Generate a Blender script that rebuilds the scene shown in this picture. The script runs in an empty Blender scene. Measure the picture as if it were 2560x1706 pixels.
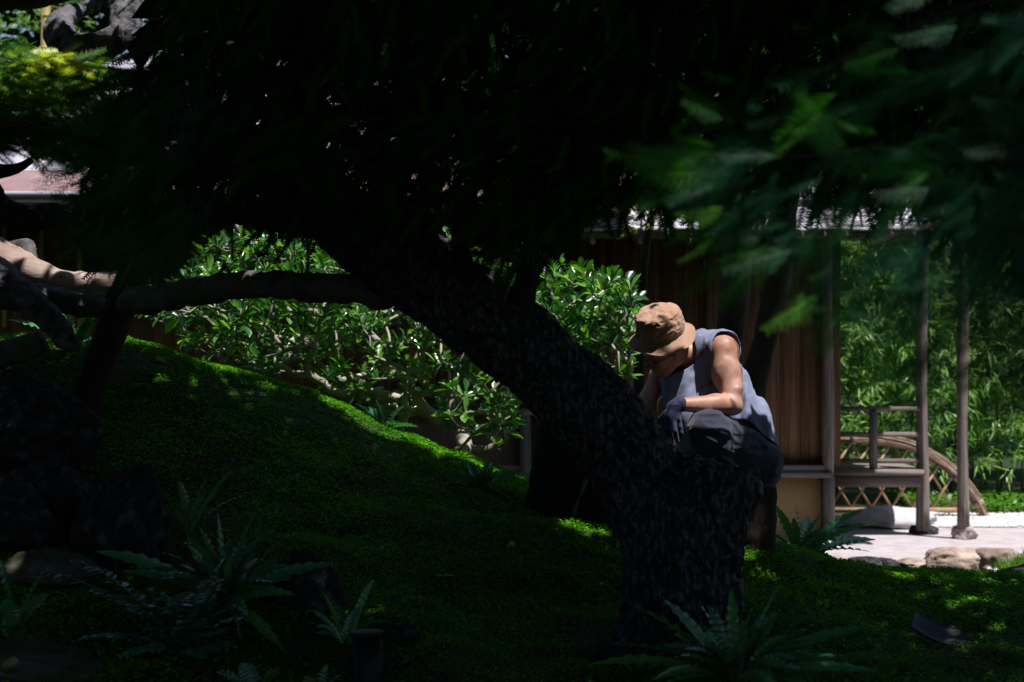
import bpy, math, random
import numpy as np
from mathutils import Vector, Matrix

random.seed(7)
RNG = np.random.default_rng(7)
sc = bpy.context.scene
COL = sc.collection
PI = math.pi

# ------------------------------------------------------------------ camera, sky, sun, exposure
F = 2560 * 60.0 / 36.0
CZ = 1.87
cam_d = bpy.data.cameras.new("camera")
cam = bpy.data.objects.new("camera", cam_d)
COL.objects.link(cam)
cam.location = (0, 0, CZ)
cam.rotation_euler = (PI / 2, 0, 0)
cam_d.lens = 60
cam_d.sensor_width = 36
cam_d.clip_start = 0.05
cam_d.clip_end = 600
cam_d.dof.use_dof = True
cam_d.dof.focus_distance = 8.0
cam_d.dof.aperture_fstop = 3.8
sc.camera = cam

SUN = Vector((0.27, -0.23, 0.93)).normalized()      # towards the sun
world = bpy.data.worlds.new("World")
sc.world = world
world.use_nodes = True
wn = world.node_tree
bg = wn.nodes["Background"]
sky = wn.nodes.new("ShaderNodeTexSky")
sky.sky_type = 'NISHITA'
sky.sun_disc = False
sky.sun_elevation = math.asin(SUN.z)
sky.sun_rotation = math.atan2(SUN.x, SUN.y)
wn.links.new(sky.outputs[0], bg.inputs[0])
bg.inputs[1].default_value = 0.062
sd = bpy.data.lights.new("sun", 'SUN')
sun = bpy.data.objects.new("sun", sd)
COL.objects.link(sun)
sun.location = (4, -4, 14)
sun.rotation_euler = (-SUN).to_track_quat('-Z', 'Y').to_euler()
sd.energy = 5.0
sd.angle = math.radians(0.55)
sd.color = (1.0, 0.965, 0.93)
sc.view_settings.view_transform = 'Standard'
sc.view_settings.look = 'None'
sc.view_settings.exposure = 0.62
sc.view_settings.gamma = 1.0
sc.view_settings.use_curve_mapping = False
sc.cycles.max_bounces = 7
sc.cycles.diffuse_bounces = 4
sc.cycles.glossy_bounces = 2
sc.cycles.transmission_bounces = 4
sc.cycles.sample_clamp_indirect = 4.0
sc.cycles.caustics_reflective = False
sc.cycles.caustics_refractive = False

# ------------------------------------------------------------------ helpers
def P(px, py, Y):
    return np.array([(px - 1280) / F * Y, Y, CZ - (py - 853) / F * Y])

def tag(o, label=None, cat=None, group=None, kind=None):
    if label: o["label"] = label
    if cat: o["category"] = cat
    if group: o["group"] = group
    if kind: o["kind"] = kind
    return o

def empty(name, loc, label, cat, group=None):
    o = bpy.data.objects.new(name, None)
    COL.objects.link(o)
    o.location = loc
    o.empty_display_size = 0.1
    return tag(o, label, cat, group)

def set_parent(o, par):
    if par is not None:
        o.parent = par
        wm = Matrix.Translation(par.location) if par.parent is None else Matrix.Translation(par.parent.location) @ Matrix.Translation(par.location)
        o.matrix_parent_inverse = Matrix.Identity(4)
        o.location = o.location - wm.to_translation()

def mk_mesh(name, verts, faces, smooth=False, tint=None):
    """faces: int array (M,k) or list of such arrays"""
    if isinstance(faces, np.ndarray): faces = [faces]
    faces = [np.asarray(f, dtype=np.int32) for f in faces if len(f)]
    me = bpy.data.meshes.new(name)
    verts = np.asarray(verts, dtype=np.float32)
    me.vertices.add(len(verts))
    me.vertices.foreach_set("co", verts.ravel())
    idx = np.concatenate([f.ravel() for f in faces])
    tot = np.concatenate([np.full(len(f), f.shape[1], dtype=np.int32) for f in faces])
    st = np.concatenate([[0], np.cumsum(tot)[:-1]]).astype(np.int32)
    me.loops.add(len(idx)); me.loops.foreach_set("vertex_index", idx)
    me.polygons.add(len(tot))
    me.polygons.foreach_set("loop_start", st)
    me.polygons.foreach_set("loop_total", tot)
    if smooth: me.polygons.foreach_set("use_smooth", np.ones(len(tot), dtype=bool))
    if tint is not None:
        a = me.attributes.new("tint", 'FLOAT', 'POINT')
        a.data.foreach_set("value", np.asarray(tint, dtype=np.float32))
    me.update(calc_edges=True)
    return me

def mk_obj(name, me, mat, par=None, loc=None, **kw):
    """mesh in world coordinates; re-centred on loc (its own origin)"""
    if mat is not None and not me.materials: me.materials.append(mat)
    o = bpy.data.objects.new(name, me)
    COL.objects.link(o)
    if loc is None:
        co = np.empty(len(me.vertices) * 3, dtype=np.float32)
        me.vertices.foreach_get("co", co)
        co = co.reshape(-1, 3)
        c = (co.min(0) + co.max(0)) / 2
        c[2] = co[:, 2].min()
        co -= c
        me.vertices.foreach_set("co", co.ravel())
        me.update()
        loc = c
    o.location = Vector([float(v) for v in loc])
    set_parent(o, par)
    return tag(o, **kw) if kw else o

class MB:
    def __init__(s): s.v = []; s.f = {3: [], 4: []}; s.n = 0; s.t = []
    def add(s, v, f, tint=None):
        v = np.asarray(v, dtype=np.float64)
        fs = f if isinstance(f, list) else [f]
        for a in fs:
            a = np.asarray(a)
            if len(a): s.f.setdefault(a.shape[1], []).append(a + s.n)
        s.v.append(v); s.n += len(v)
        s.t.append(np.full(len(v), 0.5) if tint is None else (np.full(len(v), tint) if np.isscalar(tint) else tint))
        return s
    def box(s, c, size, rot=None, tint=None):
        h = np.array(size) / 2
        v = np.array([[x, y, z] for x in (-1, 1) for y in (-1, 1) for z in (-1, 1)]) * h
        if rot is not None: v = v @ np.array(rot.to_3x3() if hasattr(rot, 'to_3x3') else rot).T
        f = np.array([[0, 1, 3, 2], [4, 6, 7, 5], [0, 4, 5, 1], [2, 3, 7, 6], [0, 2, 6, 4], [1, 5, 7, 3]])
        return s.add(v + np.array(c), f, tint)
    def tube(s, path, rad, n=10, tint=None, cap=True, disp=None):
        v, f = tube_geo(path, rad, n, cap, disp)
        return s.add(v, f, tint)
    def mesh(s, name, smooth=False):
        fs = [np.concatenate(a) for a in s.f.values() if a]
        return mk_mesh(name, np.concatenate(s.v), fs, smooth, np.concatenate(s.t))
    def obj(s, name, mat, par=None, smooth=False, **kw):
        return mk_obj(name, s.mesh(name, smooth), mat, par, **kw)

def resample(path, step):
    path = np.asarray(path, float)
    # catmull-rom then even spacing
    pts = []
    n = len(path)
    for i in range(n - 1):
        p0 = path[max(i - 1, 0)]; p1 = path[i]; p2 = path[i + 1]; p3 = path[min(i + 2, n - 1)]
        for t in np.linspace(0, 1, 12, endpoint=False):
            pts.append(0.5 * ((2 * p1) + (-p0 + p2) * t + (2 * p0 - 5 * p1 + 4 * p2 - p3) * t * t + (-p0 + 3 * p1 - 3 * p2 + p3) * t ** 3))
    pts.append(path[-1])
    pts = np.array(pts)
    d = np.concatenate([[0], np.cumsum(np.linalg.norm(np.diff(pts[:, :3], axis=0), axis=1))])
    m = max(3, int(d[-1] / step) + 1)
    q = np.linspace(0, d[-1], m)
    return np.stack([np.interp(q, d, pts[:, k]) for k in range(pts.shape[1])], 1)

def frames(path):
    t = np.gradient(path, axis=0)
    t /= np.linalg.norm(t, axis=1)[:, None] + 1e-9
    up = np.array([0, 0, 1.0]) if abs(t[0, 2]) < 0.9 else np.array([1.0, 0, 0])
    n = np.cross(t[0], up); n /= np.linalg.norm(n)
    N = [n]
    for i in range(1, len(path)):
        n = N[-1] - t[i] * np.dot(N[-1], t[i])
        n /= np.linalg.norm(n) + 1e-9
        N.append(n)
    N = np.array(N)
    return t, N, np.cross(t, N)

def tube_geo(path, rad, n=10, cap=True, disp=None):
    path = np.asarray(path, float)
    rad = np.broadcast_to(np.asarray(rad, float), (len(path),))
    t, N, B = frames(path)
    a = np.linspace(0, 2 * PI, n, endpoint=False)
    dirs = N[:, None, :] * np.cos(a)[None, :, None] + B[:, None, :] * np.sin(a)[None, :, None]
    r = rad[:, None]
    if disp is not None:
        base = path[:, None, :] + dirs * r[..., None]
        r = r + disp(base.reshape(-1, 3)).reshape(len(path), n)
    v = (path[:, None, :] + dirs * np.broadcast_to(r, (len(path), n))[..., None]).reshape(-1, 3)
    i = np.arange(len(path) - 1)[:, None] * n
    j = np.arange(n)[None, :]
    j2 = (j + 1) % n
    f = np.stack([i + j, i + j2, i + n + j2, i + n + j], -1).reshape(-1, 4)
    fs = [f]
    if cap:
        c0 = len(v); v = np.vstack([v, path[0] - 0.0 * t[0], path[-1]])
        jj = np.arange(n)
        fs.append(np.stack([np.full(n, c0), (jj + 1) % n, jj], 1))
        o = (len(path) - 1) * n
        fs.append(np.stack([np.full(n, c0 + 1), o + jj, o + (jj + 1) % n], 1))
    return v, fs

def hsh(i, j, k):
    h = (i.astype(np.int64) * 73856093) ^ (j.astype(np.int64) * 19349663) ^ (k.astype(np.int64) * 83492791)
    h = (h ^ (h >> 13)) * 1274126177
    h = h ^ (h >> 16)
    return (h & 0xffff).astype(np.float32) / 65535.0

def vnoise(p):
    p = np.asarray(p)
    i = np.floor(p).astype(np.int64)
    f = (p - i).astype(np.float32)
    f = f * f * (3 - 2 * f)
    x, y, z = i[:, 0], i[:, 1], i[:, 2]
    fx, fy, fz = f[:, 0], f[:, 1], f[:, 2]
    def L(a, b, t): return a + (b - a) * t
    return L(L(L(hsh(x, y, z), hsh(x + 1, y, z), fx), L(hsh(x, y + 1, z), hsh(x + 1, y + 1, z), fx), fy),
             L(L(hsh(x, y, z + 1), hsh(x + 1, y, z + 1), fx), L(hsh(x, y + 1, z + 1), hsh(x + 1, y + 1, z + 1), fx), fy), fz)

def fbm(p, o=3):
    r = 0; a = 1.0; s = 0
    p = np.asarray(p, float)
    for k in range(o):
        r = r + a * vnoise(p + 17.3 * k); s += a; a *= 0.5; p = p * 2.03
    return r / s

def surf_nets(f, lo, hi, h):
    lo = np.array(lo, float); hi = np.array(hi, float)
    n = np.ceil((hi - lo) / h).astype(int) + 1
    ax = [lo[k] + h * np.arange(n[k]) for k in range(3)]
    V = np.empty(n, dtype=np.float32)
    Yg, Zg = np.meshgrid(ax[1], ax[2], indexing='ij')
    ch = max(1, int(400000 / (n[1] * n[2])))
    for a in range(0, n[0], ch):
        xs = ax[0][a:a + ch]
        p = np.empty((len(xs), n[1], n[2], 3), dtype=np.float32)
        p[..., 0] = xs[:, None, None]; p[..., 1] = Yg; p[..., 2] = Zg
        V[a:a + ch] = f(p.reshape(-1, 3)).reshape(len(xs), n[1], n[2])
    S = V < 0
    c = [slice(0, -1), slice(1, None)]
    cnt = sum(S[c[i], c[j], c[k]].astype(np.int8) for i in (0, 1) for j in (0, 1) for k in (0, 1))
    act = (cnt > 0) & (cnt < 8)
    ids = np.full(act.shape, -1, dtype=np.int64)
    cells = np.argwhere(act)
    ids[act] = np.arange(len(cells))
    acc = np.zeros((len(cells), 3)); num = np.zeros(len(cells))
    cor = [np.array([i, j, k]) for i in (0, 1) for j in (0, 1) for k in (0, 1)]
    for a in cor:
        for b in cor:
            if (b - a).sum() == 1 and np.all(b - a >= 0):
                ca = cells + a; cb = cells + b
                va = V[ca[:, 0], ca[:, 1], ca[:, 2]]; vb = V[cb[:, 0], cb[:, 1], cb[:, 2]]
                m = (va < 0) != (vb < 0)
                t = np.where(m, va / (va - vb + 1e-12), 0)
                pt = a + (b - a) * t[:, None]
                acc[m] += pt[m]; num[m] += 1
    verts = lo + (cells + acc / np.maximum(num, 1)[:, None]) * h
    quads = []
    for axis in range(3):
        s0 = [slice(None)] * 3; s1 = [slice(None)] * 3
        s0[axis] = slice(0, -1); s1[axis] = slice(1, None)
        A = S[tuple(s0)]; B = S[tuple(s1)]
        e = np.argwhere(A != B)
        o = [k for k in range(3) if k != axis]
        ok = np.ones(len(e), bool)
        for k in o: ok &= (e[:, k] > 0) & (e[:, k] < n[k] - 1)
        e = e[ok]
        sgn = A[e[:, 0], e[:, 1], e[:, 2]]
        def cid(d0, d1):
            q = e.copy(); q[:, o[0]] += d0; q[:, o[1]] += d1
            return ids[q[:, 0], q[:, 1], q[:, 2]]
        q = np.stack([cid(-1, -1), cid(0, -1), cid(0, 0), cid(-1, 0)], 1)
        flip = sgn if axis != 1 else ~sgn
        q[~flip] = q[~flip][:, ::-1]
        quads.append(q)
    quads = np.concatenate(quads)
    quads = quads[(quads >= 0).all(1)]
    return verts, quads

def cap_sdf(p, a, b, ra, rb):
    a = np.asarray(a, np.float32); b = np.asarray(b, np.float32)
    ba = b - a
    t = np.clip((p - a) @ ba / (ba @ ba), 0, 1)
    return np.linalg.norm(p - a - t[:, None] * ba, axis=1) - (ra + (rb - ra) * t)

def ell_sdf(p, c, axes, r):
    """axes: 3x3 rows = unit axes"""
    q = (p - np.asarray(c, np.float32)) @ np.asarray(axes, np.float32).T
    r = np.asarray(r, np.float32)
    k0 = np.linalg.norm(q / r, axis=1); k1 = np.linalg.norm(q / (r * r), axis=1) + 1e-6
    return k0 * (k0 - 1) / k1

def smin(a, b, k):
    h = np.clip(0.5 + 0.5 * (b - a) / k, 0, 1)
    return b + (a - b) * h - k * h * (1 - h)

def basis(x=None, z=None):
    """orthonormal rows from a main axis x and hint z"""
    x = np.array(x, float); x /= np.linalg.norm(x)
    z = np.array(z, float); z = z - x * (z @ x); z /= np.linalg.norm(z)
    return np.array([x, np.cross(z, x), z])

def scatter(tv, tf, R, L, tint=None):
    """instance template verts tv (V,3), faces tf (M,k) with N matrices R (N,3,3), L (N,3)"""
    N = len(L)
    v = np.einsum('nij,vj->nvi', R, tv) + L[:, None, :]
    f = tf[None] + (np.arange(N) * len(tv))[:, None, None]
    t = None if tint is None else np.repeat(tint, len(tv))
    return v.reshape(-1, 3), f.reshape(-1, tf.shape[1]), t

def rand_rot(N, tilt=None):
    """rotation matrices: yaw random; optional tilt (N,) from vertical"""
    yaw = RNG.uniform(0, 2 * PI, N)
    th = RNG.uniform(0, PI, N) if tilt is None else tilt
    ro = RNG.uniform(0, 2 * PI, N)
    cz, sz = np.cos(yaw), np.sin(yaw); cx, sx = np.cos(th), np.sin(th); cr, sr = np.cos(ro), np.sin(ro)
    Z = np.zeros(N); O = np.ones(N)
    Rz = np.stack([cz, -sz, Z, sz, cz, Z, Z, Z, O], 1).reshape(N, 3, 3)
    Rx = np.stack([O, Z, Z, Z, cx, -sx, Z, sx, cx], 1).reshape(N, 3, 3)
    Rr = np.stack([cr, -sr, Z, sr, cr, Z, Z, Z, O], 1).reshape(N, 3, 3)
    return Rz @ Rx @ Rr

def look_rot(d, roll=None, up=(0, 0, 1)):
    """matrices whose local X is direction d (N,3); local Z near up"""
    d = d / (np.linalg.norm(d, axis=1)[:, None] + 1e-9)
    u = np.broadcast_to(np.array(up, float), d.shape)
    y = np.cross(u, d); y /= np.linalg.norm(y, axis=1)[:, None] + 1e-9
    z = np.cross(d, y)
    if roll is not None:
        c, s = np.cos(roll)[:, None], np.sin(roll)[:, None]
        y, z = y * c + z * s, -y * s + z * c
    return np.stack([d, y, z], 2)

# ------------------------------------------------------------------ materials
def new_mat(name):
    m = bpy.data.materials.new(name); m.use_nodes = True
    nt = m.node_tree
    return m, nt, nt.nodes["Principled BSDF"], nt.nodes["Material Output"]

def ramp(nt, stops, fac=None):
    r = nt.nodes.new("ShaderNodeValToRGB")
    e = r.color_ramp.elements
    while len(e) < len(stops): e.new(0.5)
    for k, (p, c) in enumerate(stops):
        e[k].position = p; e[k].color = (*c, 1)
    if fac is not None: nt.links.new(fac, r.inputs[0])
    return r

def tex_noise(nt, scale, detail=5, coord='Object', stretch=None, rough=0.6, dist=0.0):
    tc = nt.nodes.new("ShaderNodeTexCoord")
    n = nt.nodes.new("ShaderNodeTexNoise")
    n.inputs["Scale"].default_value = scale; n.inputs["Detail"].default_value = detail
    n.inputs["Roughness"].default_value = rough; n.inputs["Distortion"].default_value = dist
    src = tc.outputs[coord]
    if stretch:
        mp = nt.nodes.new("ShaderNodeMapping"); mp.inputs["Scale"].default_value = stretch
        nt.links.new(src, mp.inputs[0]); src = mp.outputs[0]
    nt.links.new(src, n.inputs["Vector"])
    return n

def mat_noise(name, stops, scale=6, detail=6, stretch=None, rough=0.8, bump=0.3, bscale=None, bdist=0.01, spec=0.3, coord='Object'):
    m, nt, b, out = new_mat(name)
    n = tex_noise(nt, scale, detail, coord, stretch)
    r = ramp(nt, stops, n.outputs["Fac"])
    # per-object shift of tone
    oi = nt.nodes.new("ShaderNodeObjectInfo")
    hsv = nt.nodes.new("ShaderNodeHueSaturation")
    mr = nt.nodes.new("ShaderNodeMapRange")
    mr.inputs[3].default_value = 0.78; mr.inputs[4].default_value = 1.2
    nt.links.new(oi.outputs["Random"], mr.inputs[0])
    nt.links.new(mr.outputs[0], hsv.inputs["Value"])
    nt.links.new(r.outputs[0], hsv.inputs["Color"])
    nt.links.new(hsv.outputs[0], b.inputs["Base Color"])
    b.inputs["Roughness"].default_value = rough
    b.inputs["Specular IOR Level"].default_value = spec
    if bump:
        n2 = tex_noise(nt, bscale or scale * 4, 6, coord, stretch)
        bp = nt.nodes.new("ShaderNodeBump")
        bp.inputs["Strength"].default_value = bump; bp.inputs["Distance"].default_value = bdist
        nt.links.new(n2.outputs["Fac"], bp.inputs["Height"])
        nt.links.new(bp.outputs[0], b.inputs["Normal"])
    return m

def mat_leaf(name, c0, c1, c2=None, rough=0.45, trans=0.35, tcol=None, spec=0.4, obj_random=False, back=None):
    """two sided leaf: principled plus translucent; colour varies by leaf"""
    m, nt, b, out = new_mat(name)
    if obj_random:
        src = nt.nodes.new("ShaderNodeObjectInfo").outputs["Random"]
    else:
        a = nt.nodes.new("ShaderNodeAttribute"); a.attribute_name = "tint"; src = a.outputs["Fac"]
    stops = [(0.0, c0), (0.6, c1)] + ([(1.0, c2)] if c2 else [(1.0, c1)])
    r = ramp(nt, stops, src)
    nt.links.new(r.outputs[0], b.inputs["Base Color"])
    b.inputs["Roughness"].default_value = rough
    b.inputs["Specular IOR Level"].default_value = spec
    tr = nt.nodes.new("ShaderNodeBsdfTranslucent")
    mx = nt.nodes.new("ShaderNodeMixRGB"); mx.blend_type = 'MULTIPLY'; mx.inputs[0].default_value = 1
    nt.links.new(r.outputs[0], mx.inputs[1])
    mx.inputs[2].default_value = (*(tcol or (1.8, 1.7, 0.5)), 1)
    nt.links.new(mx.outputs[0], tr.inputs[0])
    ms = nt.nodes.new("ShaderNodeMixShader"); ms.inputs[0].default_value = trans
    nt.links.new(b.outputs[0], ms.inputs[1]); nt.links.new(tr.outputs[0], ms.inputs[2])
    nt.links.new(ms.outputs[0], out.inputs[0])
    return m

M = {}
M['moss'] = mat_leaf('moss_leaf', (.025, .12, .002), (.07, .27, .003), (.15, .38, .004), rough=.6, trans=.3, spec=.15, tcol=(1.6, 1.6, .4))
M['soil'] = mat_noise('mossy_soil', [(.3, (.012, .014, .006)), (.6, (.02, .035, .006)), (.8, (.045, .035, .02))], scale=5, bump=.6, bdist=.02)
M['bark'] = mat_noise('dark_bark', [(.40, (.005, .0045, .005)), (.52, (.018, .016, .019)), (.61, (.12, .115, .155)), (.70, (.03, .06, .04))], scale=62, detail=6, stretch=(1, 1, .35), rough=.6, bump=1.0, bscale=38, bdist=.03, spec=.35)  # lavender stop paints sky glints into the colour; green stop is lichen
M['bark_brown'] = mat_noise('brown_bark', [(.3, (.012, .008, .005)), (.7, (.045, .032, .022))], scale=7, stretch=(1, 1, .3), rough=.9, bump=.8, bscale=30, bdist=.01)
M['bark_grey'] = mat_noise('grey_plated_bark', [(.35, (.012, .011, .012)), (.5, (.12, .115, .13)), (.7, (.2, .19, .22))], scale=14, detail=8, rough=.8, bump=1.0, bscale=30, bdist=.02)
M['weathered'] = mat_noise('weathered_wood', [(.3, (.07, .055, .05)), (.55, (.18, .15, .135)), (.75, (.30, .26, .24))], scale=30, stretch=(1, 1, .06), rough=.85, bump=.5, bscale=40, bdist=.004)
M['weathered_x'] = mat_noise('weathered_rail_wood', [(.3, (.08, .06, .052)), (.55, (.19, .155, .14)), (.75, (.31, .26, .235))], scale=30, stretch=(.05, 1, 1), rough=.85, bump=.5, bscale=40, bdist=.004)
M['plank'] = mat_noise('brown_wall_plank', [(.3, (.055, .027, .014)), (.5, (.125, .064, .034)), (.72, (.22, .13, .08))], scale=60, detail=4, stretch=(1, 1, .025), rough=.8, bump=.5, bscale=45, bdist=.004)
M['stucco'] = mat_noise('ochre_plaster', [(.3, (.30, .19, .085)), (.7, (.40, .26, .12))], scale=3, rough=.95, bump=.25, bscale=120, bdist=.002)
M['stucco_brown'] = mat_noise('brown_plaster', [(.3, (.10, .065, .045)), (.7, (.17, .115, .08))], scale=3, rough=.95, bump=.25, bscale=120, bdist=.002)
M['log'] = mat_noise('bare_pale_wood', [(.3, (.20, .13, .10)), (.5, (.38, .28, .24)), (.75, (.50, .38, .34))], scale=5, stretch=(.15, 1, 1), rough=.7, bump=.7, bscale=28, bdist=.008)
M['mosslog'] = mat_noise('moss_patched_log', [(.35, (.035, .03, .028)), (.5, (.13, .115, .12)), (.6, (.07, .085, .02)), (.75, (.11, .13, .02))], scale=6, rough=.9, bump=.9, bscale=30, bdist=.015)
M['rock'] = mat_noise('dark_rock', [(.38, (.006, .006, .007)), (.54, (.02, .019, .022)), (.68, (.08, .077, .095))], scale=18, rough=.85, bump=.8, bscale=25, bdist=.02)
M['rock_red'] = mat_noise('rusty_rock', [(.3, (.04, .018, .012)), (.7, (.12, .05, .03))], scale=6, rough=.85, bump=.6, bscale=25, bdist=.01)
M['rock_moss'] = mat_noise('mossy_rock', [(.35, (.02, .03, .006)), (.5, (.055, .06, .03)), (.7, (.12, .115, .12))], scale=5, rough=.9, bump=.8, bscale=25, bdist=.02)
M['rock_tan'] = mat_noise('brown_kerb_stone', [(.3, (.12, .085, .065)), (.55, (.30, .23, .19)), (.75, (.46, .38, .35))], scale=6, rough=.85, bump=.7, bscale=20, bdist=.015)
M['rock_white'] = mat_noise('pale_step_stone', [(.3, (.42, .41, .42)), (.7, (.62, .60, .62))], scale=5, rough=.85, bump=.5, bscale=25, bdist=.008)
M['rock_pink'] = mat_noise('pinkish_footing_stone', [(.3, (.28, .21, .20)), (.7, (.45, .36, .36))], scale=8, rough=.85, bump=.7, bscale=25, bdist=.01)
M['patio'] = mat_noise('pale_earth_floor', [(.3, (.25, .22, .235)), (.5, (.33, .295, .31)), (.7, (.38, .34, .355))], scale=5, rough=.9, bump=.3, bscale=60, bdist=.003)
M['gravel'] = mat_noise('white_pebbles', [(.3, (.55, .55, .56)), (.7, (.82, .82, .82))], scale=20, rough=.8, bump=0)
M['roof'] = mat_noise('grey_metal_roof', [(.3, (.36, .34, .41)), (.7, (.50, .48, .56))], scale=2, rough=.55, bump=.1, bscale=20, bdist=.003, spec=.5)
M['copper'] = mat_noise('copper_eave_sheet', [(.3, (.20, .12, .12)), (.6, (.30, .19, .19)), (.75, (.40, .30, .31))], scale=4, rough=.5, bump=.1, bscale=12, bdist=.004, spec=.5)
M['shingle'] = mat_noise('weathered_shingle', [(.3, (.30, .29, .33)), (.7, (.62, .60, .66))], scale=9, rough=.8, bump=.4, bscale=40, bdist=.004)
M['gutter'] = mat_noise('brown_gutter', [(.3, (.09, .06, .055)), (.7, (.15, .11, .10))], scale=4, rough=.5, bump=0, spec=.5)
M['bamboo_y'] = mat_noise('yellow_bamboo', [(.3, (.22, .17, .05)), (.7, (.36, .29, .10))], scale=6, rough=.5, bump=0)
M['cane'] = mat_noise('tan_bamboo_cane', [(.3, (.33, .19, .11)), (.7, (.52, .35, .23))], scale=6, stretch=(1, 1, .3), rough=.5, bump=0)
M['twigs'] = mat_noise('twig_bundle', [(.3, (.12, .075, .05)), (.7, (.38, .27, .21))], scale=12, rough=.8, bump=.4, bscale=40, bdist=.004)
M['culm'] = mat_noise('green_bamboo_culm', [(.3, (.035, .07, .02)), (.7, (.10, .16, .035))], scale=3, rough=.4, bump=0)
M['bamboo_leaf'] = mat_leaf('bamboo_leaf', (.05, .14, .025), (.18, .36, .08), (.40, .58, .24), rough=.35, trans=.42, tcol=(1.4, 1.5, .6))
M['shrub_leaf'] = mat_leaf('shrub_leaf', (.010, .05, .016), (.04, .15, .03), (.16, .36, .05), rough=.30, trans=.34, tcol=(1.9, 2.0, .5), spec=.9)
M['shrub_leaf_one'] = mat_leaf('shrub_leaf_single', (.010, .05, .016), (.04, .15, .03), (.16, .36, .05), rough=.28, trans=.34, tcol=(1.9, 2.0, .5), spec=.9, obj_random=True)
M['shrub_wood'] = mat_noise('pale_shrub_branch', [(.3, (.18, .15, .11)), (.7, (.50, .45, .38))], scale=8, rough=.8, bump=.4, bscale=60, bdist=.003)
M['conifer'] = mat_leaf('conifer_needles', (.006, .026, .005), (.014, .055, .008), (.02, .08, .008), rough=.6, trans=.2, tcol=(1.5, 1.7, .4), spec=.12)
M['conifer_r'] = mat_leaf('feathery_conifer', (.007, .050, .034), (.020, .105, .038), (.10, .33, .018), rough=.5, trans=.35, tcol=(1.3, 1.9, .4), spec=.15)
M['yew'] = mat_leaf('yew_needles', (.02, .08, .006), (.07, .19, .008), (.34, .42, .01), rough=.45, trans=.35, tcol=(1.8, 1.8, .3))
M['canopy'] = mat_leaf('upper_canopy_leaves', (.008, .02, .006), (.013, .042, .006), rough=.8, trans=.05, spec=.05)
M['maple'] = mat_leaf('maple_leaves', (.10, .12, .02), (.16, .18, .03), rough=.5, trans=.4)
M['fern'] = mat_leaf('strap_fern', (.035, .15, .085), (.065, .22, .12), (.08, .25, .07), rough=.24, trans=.25, tcol=(1.5, 1.9, .5), spec=1.0, obj_random=True)
M['fern2'] = mat_leaf('leaflet_fern', (.035, .14, .09), (.07, .24, .15), rough=.24, trans=.2, spec=1.0, obj_random=True)
M['herb'] = mat_leaf('small_herb', (.05, .15, .02), (.09, .22, .03), rough=.4, trans=.35)
M['black_plastic'] = mat_noise('black_plastic', [(.3, (.004, .004, .005)), (.7, (.008, .008, .010))], scale=5, rough=.5, bump=0, spec=.25)
M['tile'] = mat_noise('slate_tile', [(.3, (.02, .022, .03)), (.7, (.045, .05, .065))], scale=12, rough=.6, bump=.3, bscale=50, bdist=.002)
M['bin'] = mat_noise('dark_green_plastic', [(.3, (.0015, .005, .003)), (.7, (.0025, .007, .004))], scale=3, rough=.6, bump=.05, spec=.08)
M['binrim'] = mat_noise('pale_rim', [(.3, (.3, .32, .4)), (.7, (.4, .42, .5))], scale=3, rough=.4, bump=0)
# ------------------------------------------------------------------ terrain
CP = [P(*c) for c in [
    (-900, 840, 9), (-400, 845, 9), (100, 858, 9), (300, 868, 9), (400, 893, 9), (640, 963, 9), (820, 1013, 9.1), (1000, 1088, 9.1), (1150, 1145, 9),
    (1300, 1215, 8.8), (1420, 1285, 8.6), (1600, 1325, 8.3), (1880, 1345, 8.3), (2000, 1383, 8.4), (2200, 1428, 8.6), (2400, 1443, 8.8),
    (2560, 1455, 8.8), (3000, 1480, 8.8),
    (300, 1300, 7.3), (60, 1110, 7.8), (200, 1040, 8.2), (-300, 1150, 7.5), (560, 1450, 6.6), (0, 1706, 5.6), (-600, 1706, 5.6), (700, 1706, 5.8),
    (1280, 1706, 6.0), (1280, 1500, 7.0), (1560, 1650, 6.6), (1000, 1300, 7.7), (700, 1130, 8.2), (2000, 1500, 7.5), (2350, 1610, 6.9),
    (2600, 1706, 6.2), (3000, 1706, 6.2), (1900, 1706, 6.1), (1880, 1400, 7.8)]]
def crest_z(x):
    c = np.array(CP[:18]); return np.interp(x, c[:, 0], c[:, 2])
for x in np.arange(-4.5, 4.6, 0.75):
    cz = float(crest_z(x))
    CP.append(np.array([x, 9.9, max(cz - .14 - max(0, x - .2) * .12, 0.12)]))
    CP.append(np.array([x, 11.0, max(cz * .62 - max(0, x) * .3, 0.0)]))
    CP.append(np.array([x, 12.4, max(cz * .22 - .1, 0.0)]))
    CP.append(np.array([x, 14.0, 0.0])); CP.append(np.array([x, 16.0, 0.0]))
    CP.append(np.array([x, 4.4, .58])); CP.append(np.array([x, 2.5, .40])); CP.append(np.array([x, 0.0, .27]))
CP = np.array(CP)
def _phi(r2): return np.where(r2 > 1e-12, r2 * np.log(np.maximum(r2, 1e-12)), 0)
_n = len(CP)
_A = _phi(((CP[:, None, :2] - CP[None, :, :2]) ** 2).sum(-1)) + np.eye(_n) * 0.02
_Pm = np.hstack([np.ones((_n, 1)), CP[:, :2]])
_S = np.zeros((_n + 3, _n + 3)); _S[:_n, :_n] = _A; _S[:_n, _n:] = _Pm; _S[_n:, :_n] = _Pm.T
_W = np.linalg.solve(_S, np.concatenate([CP[:, 2], np.zeros(3)]))
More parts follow.
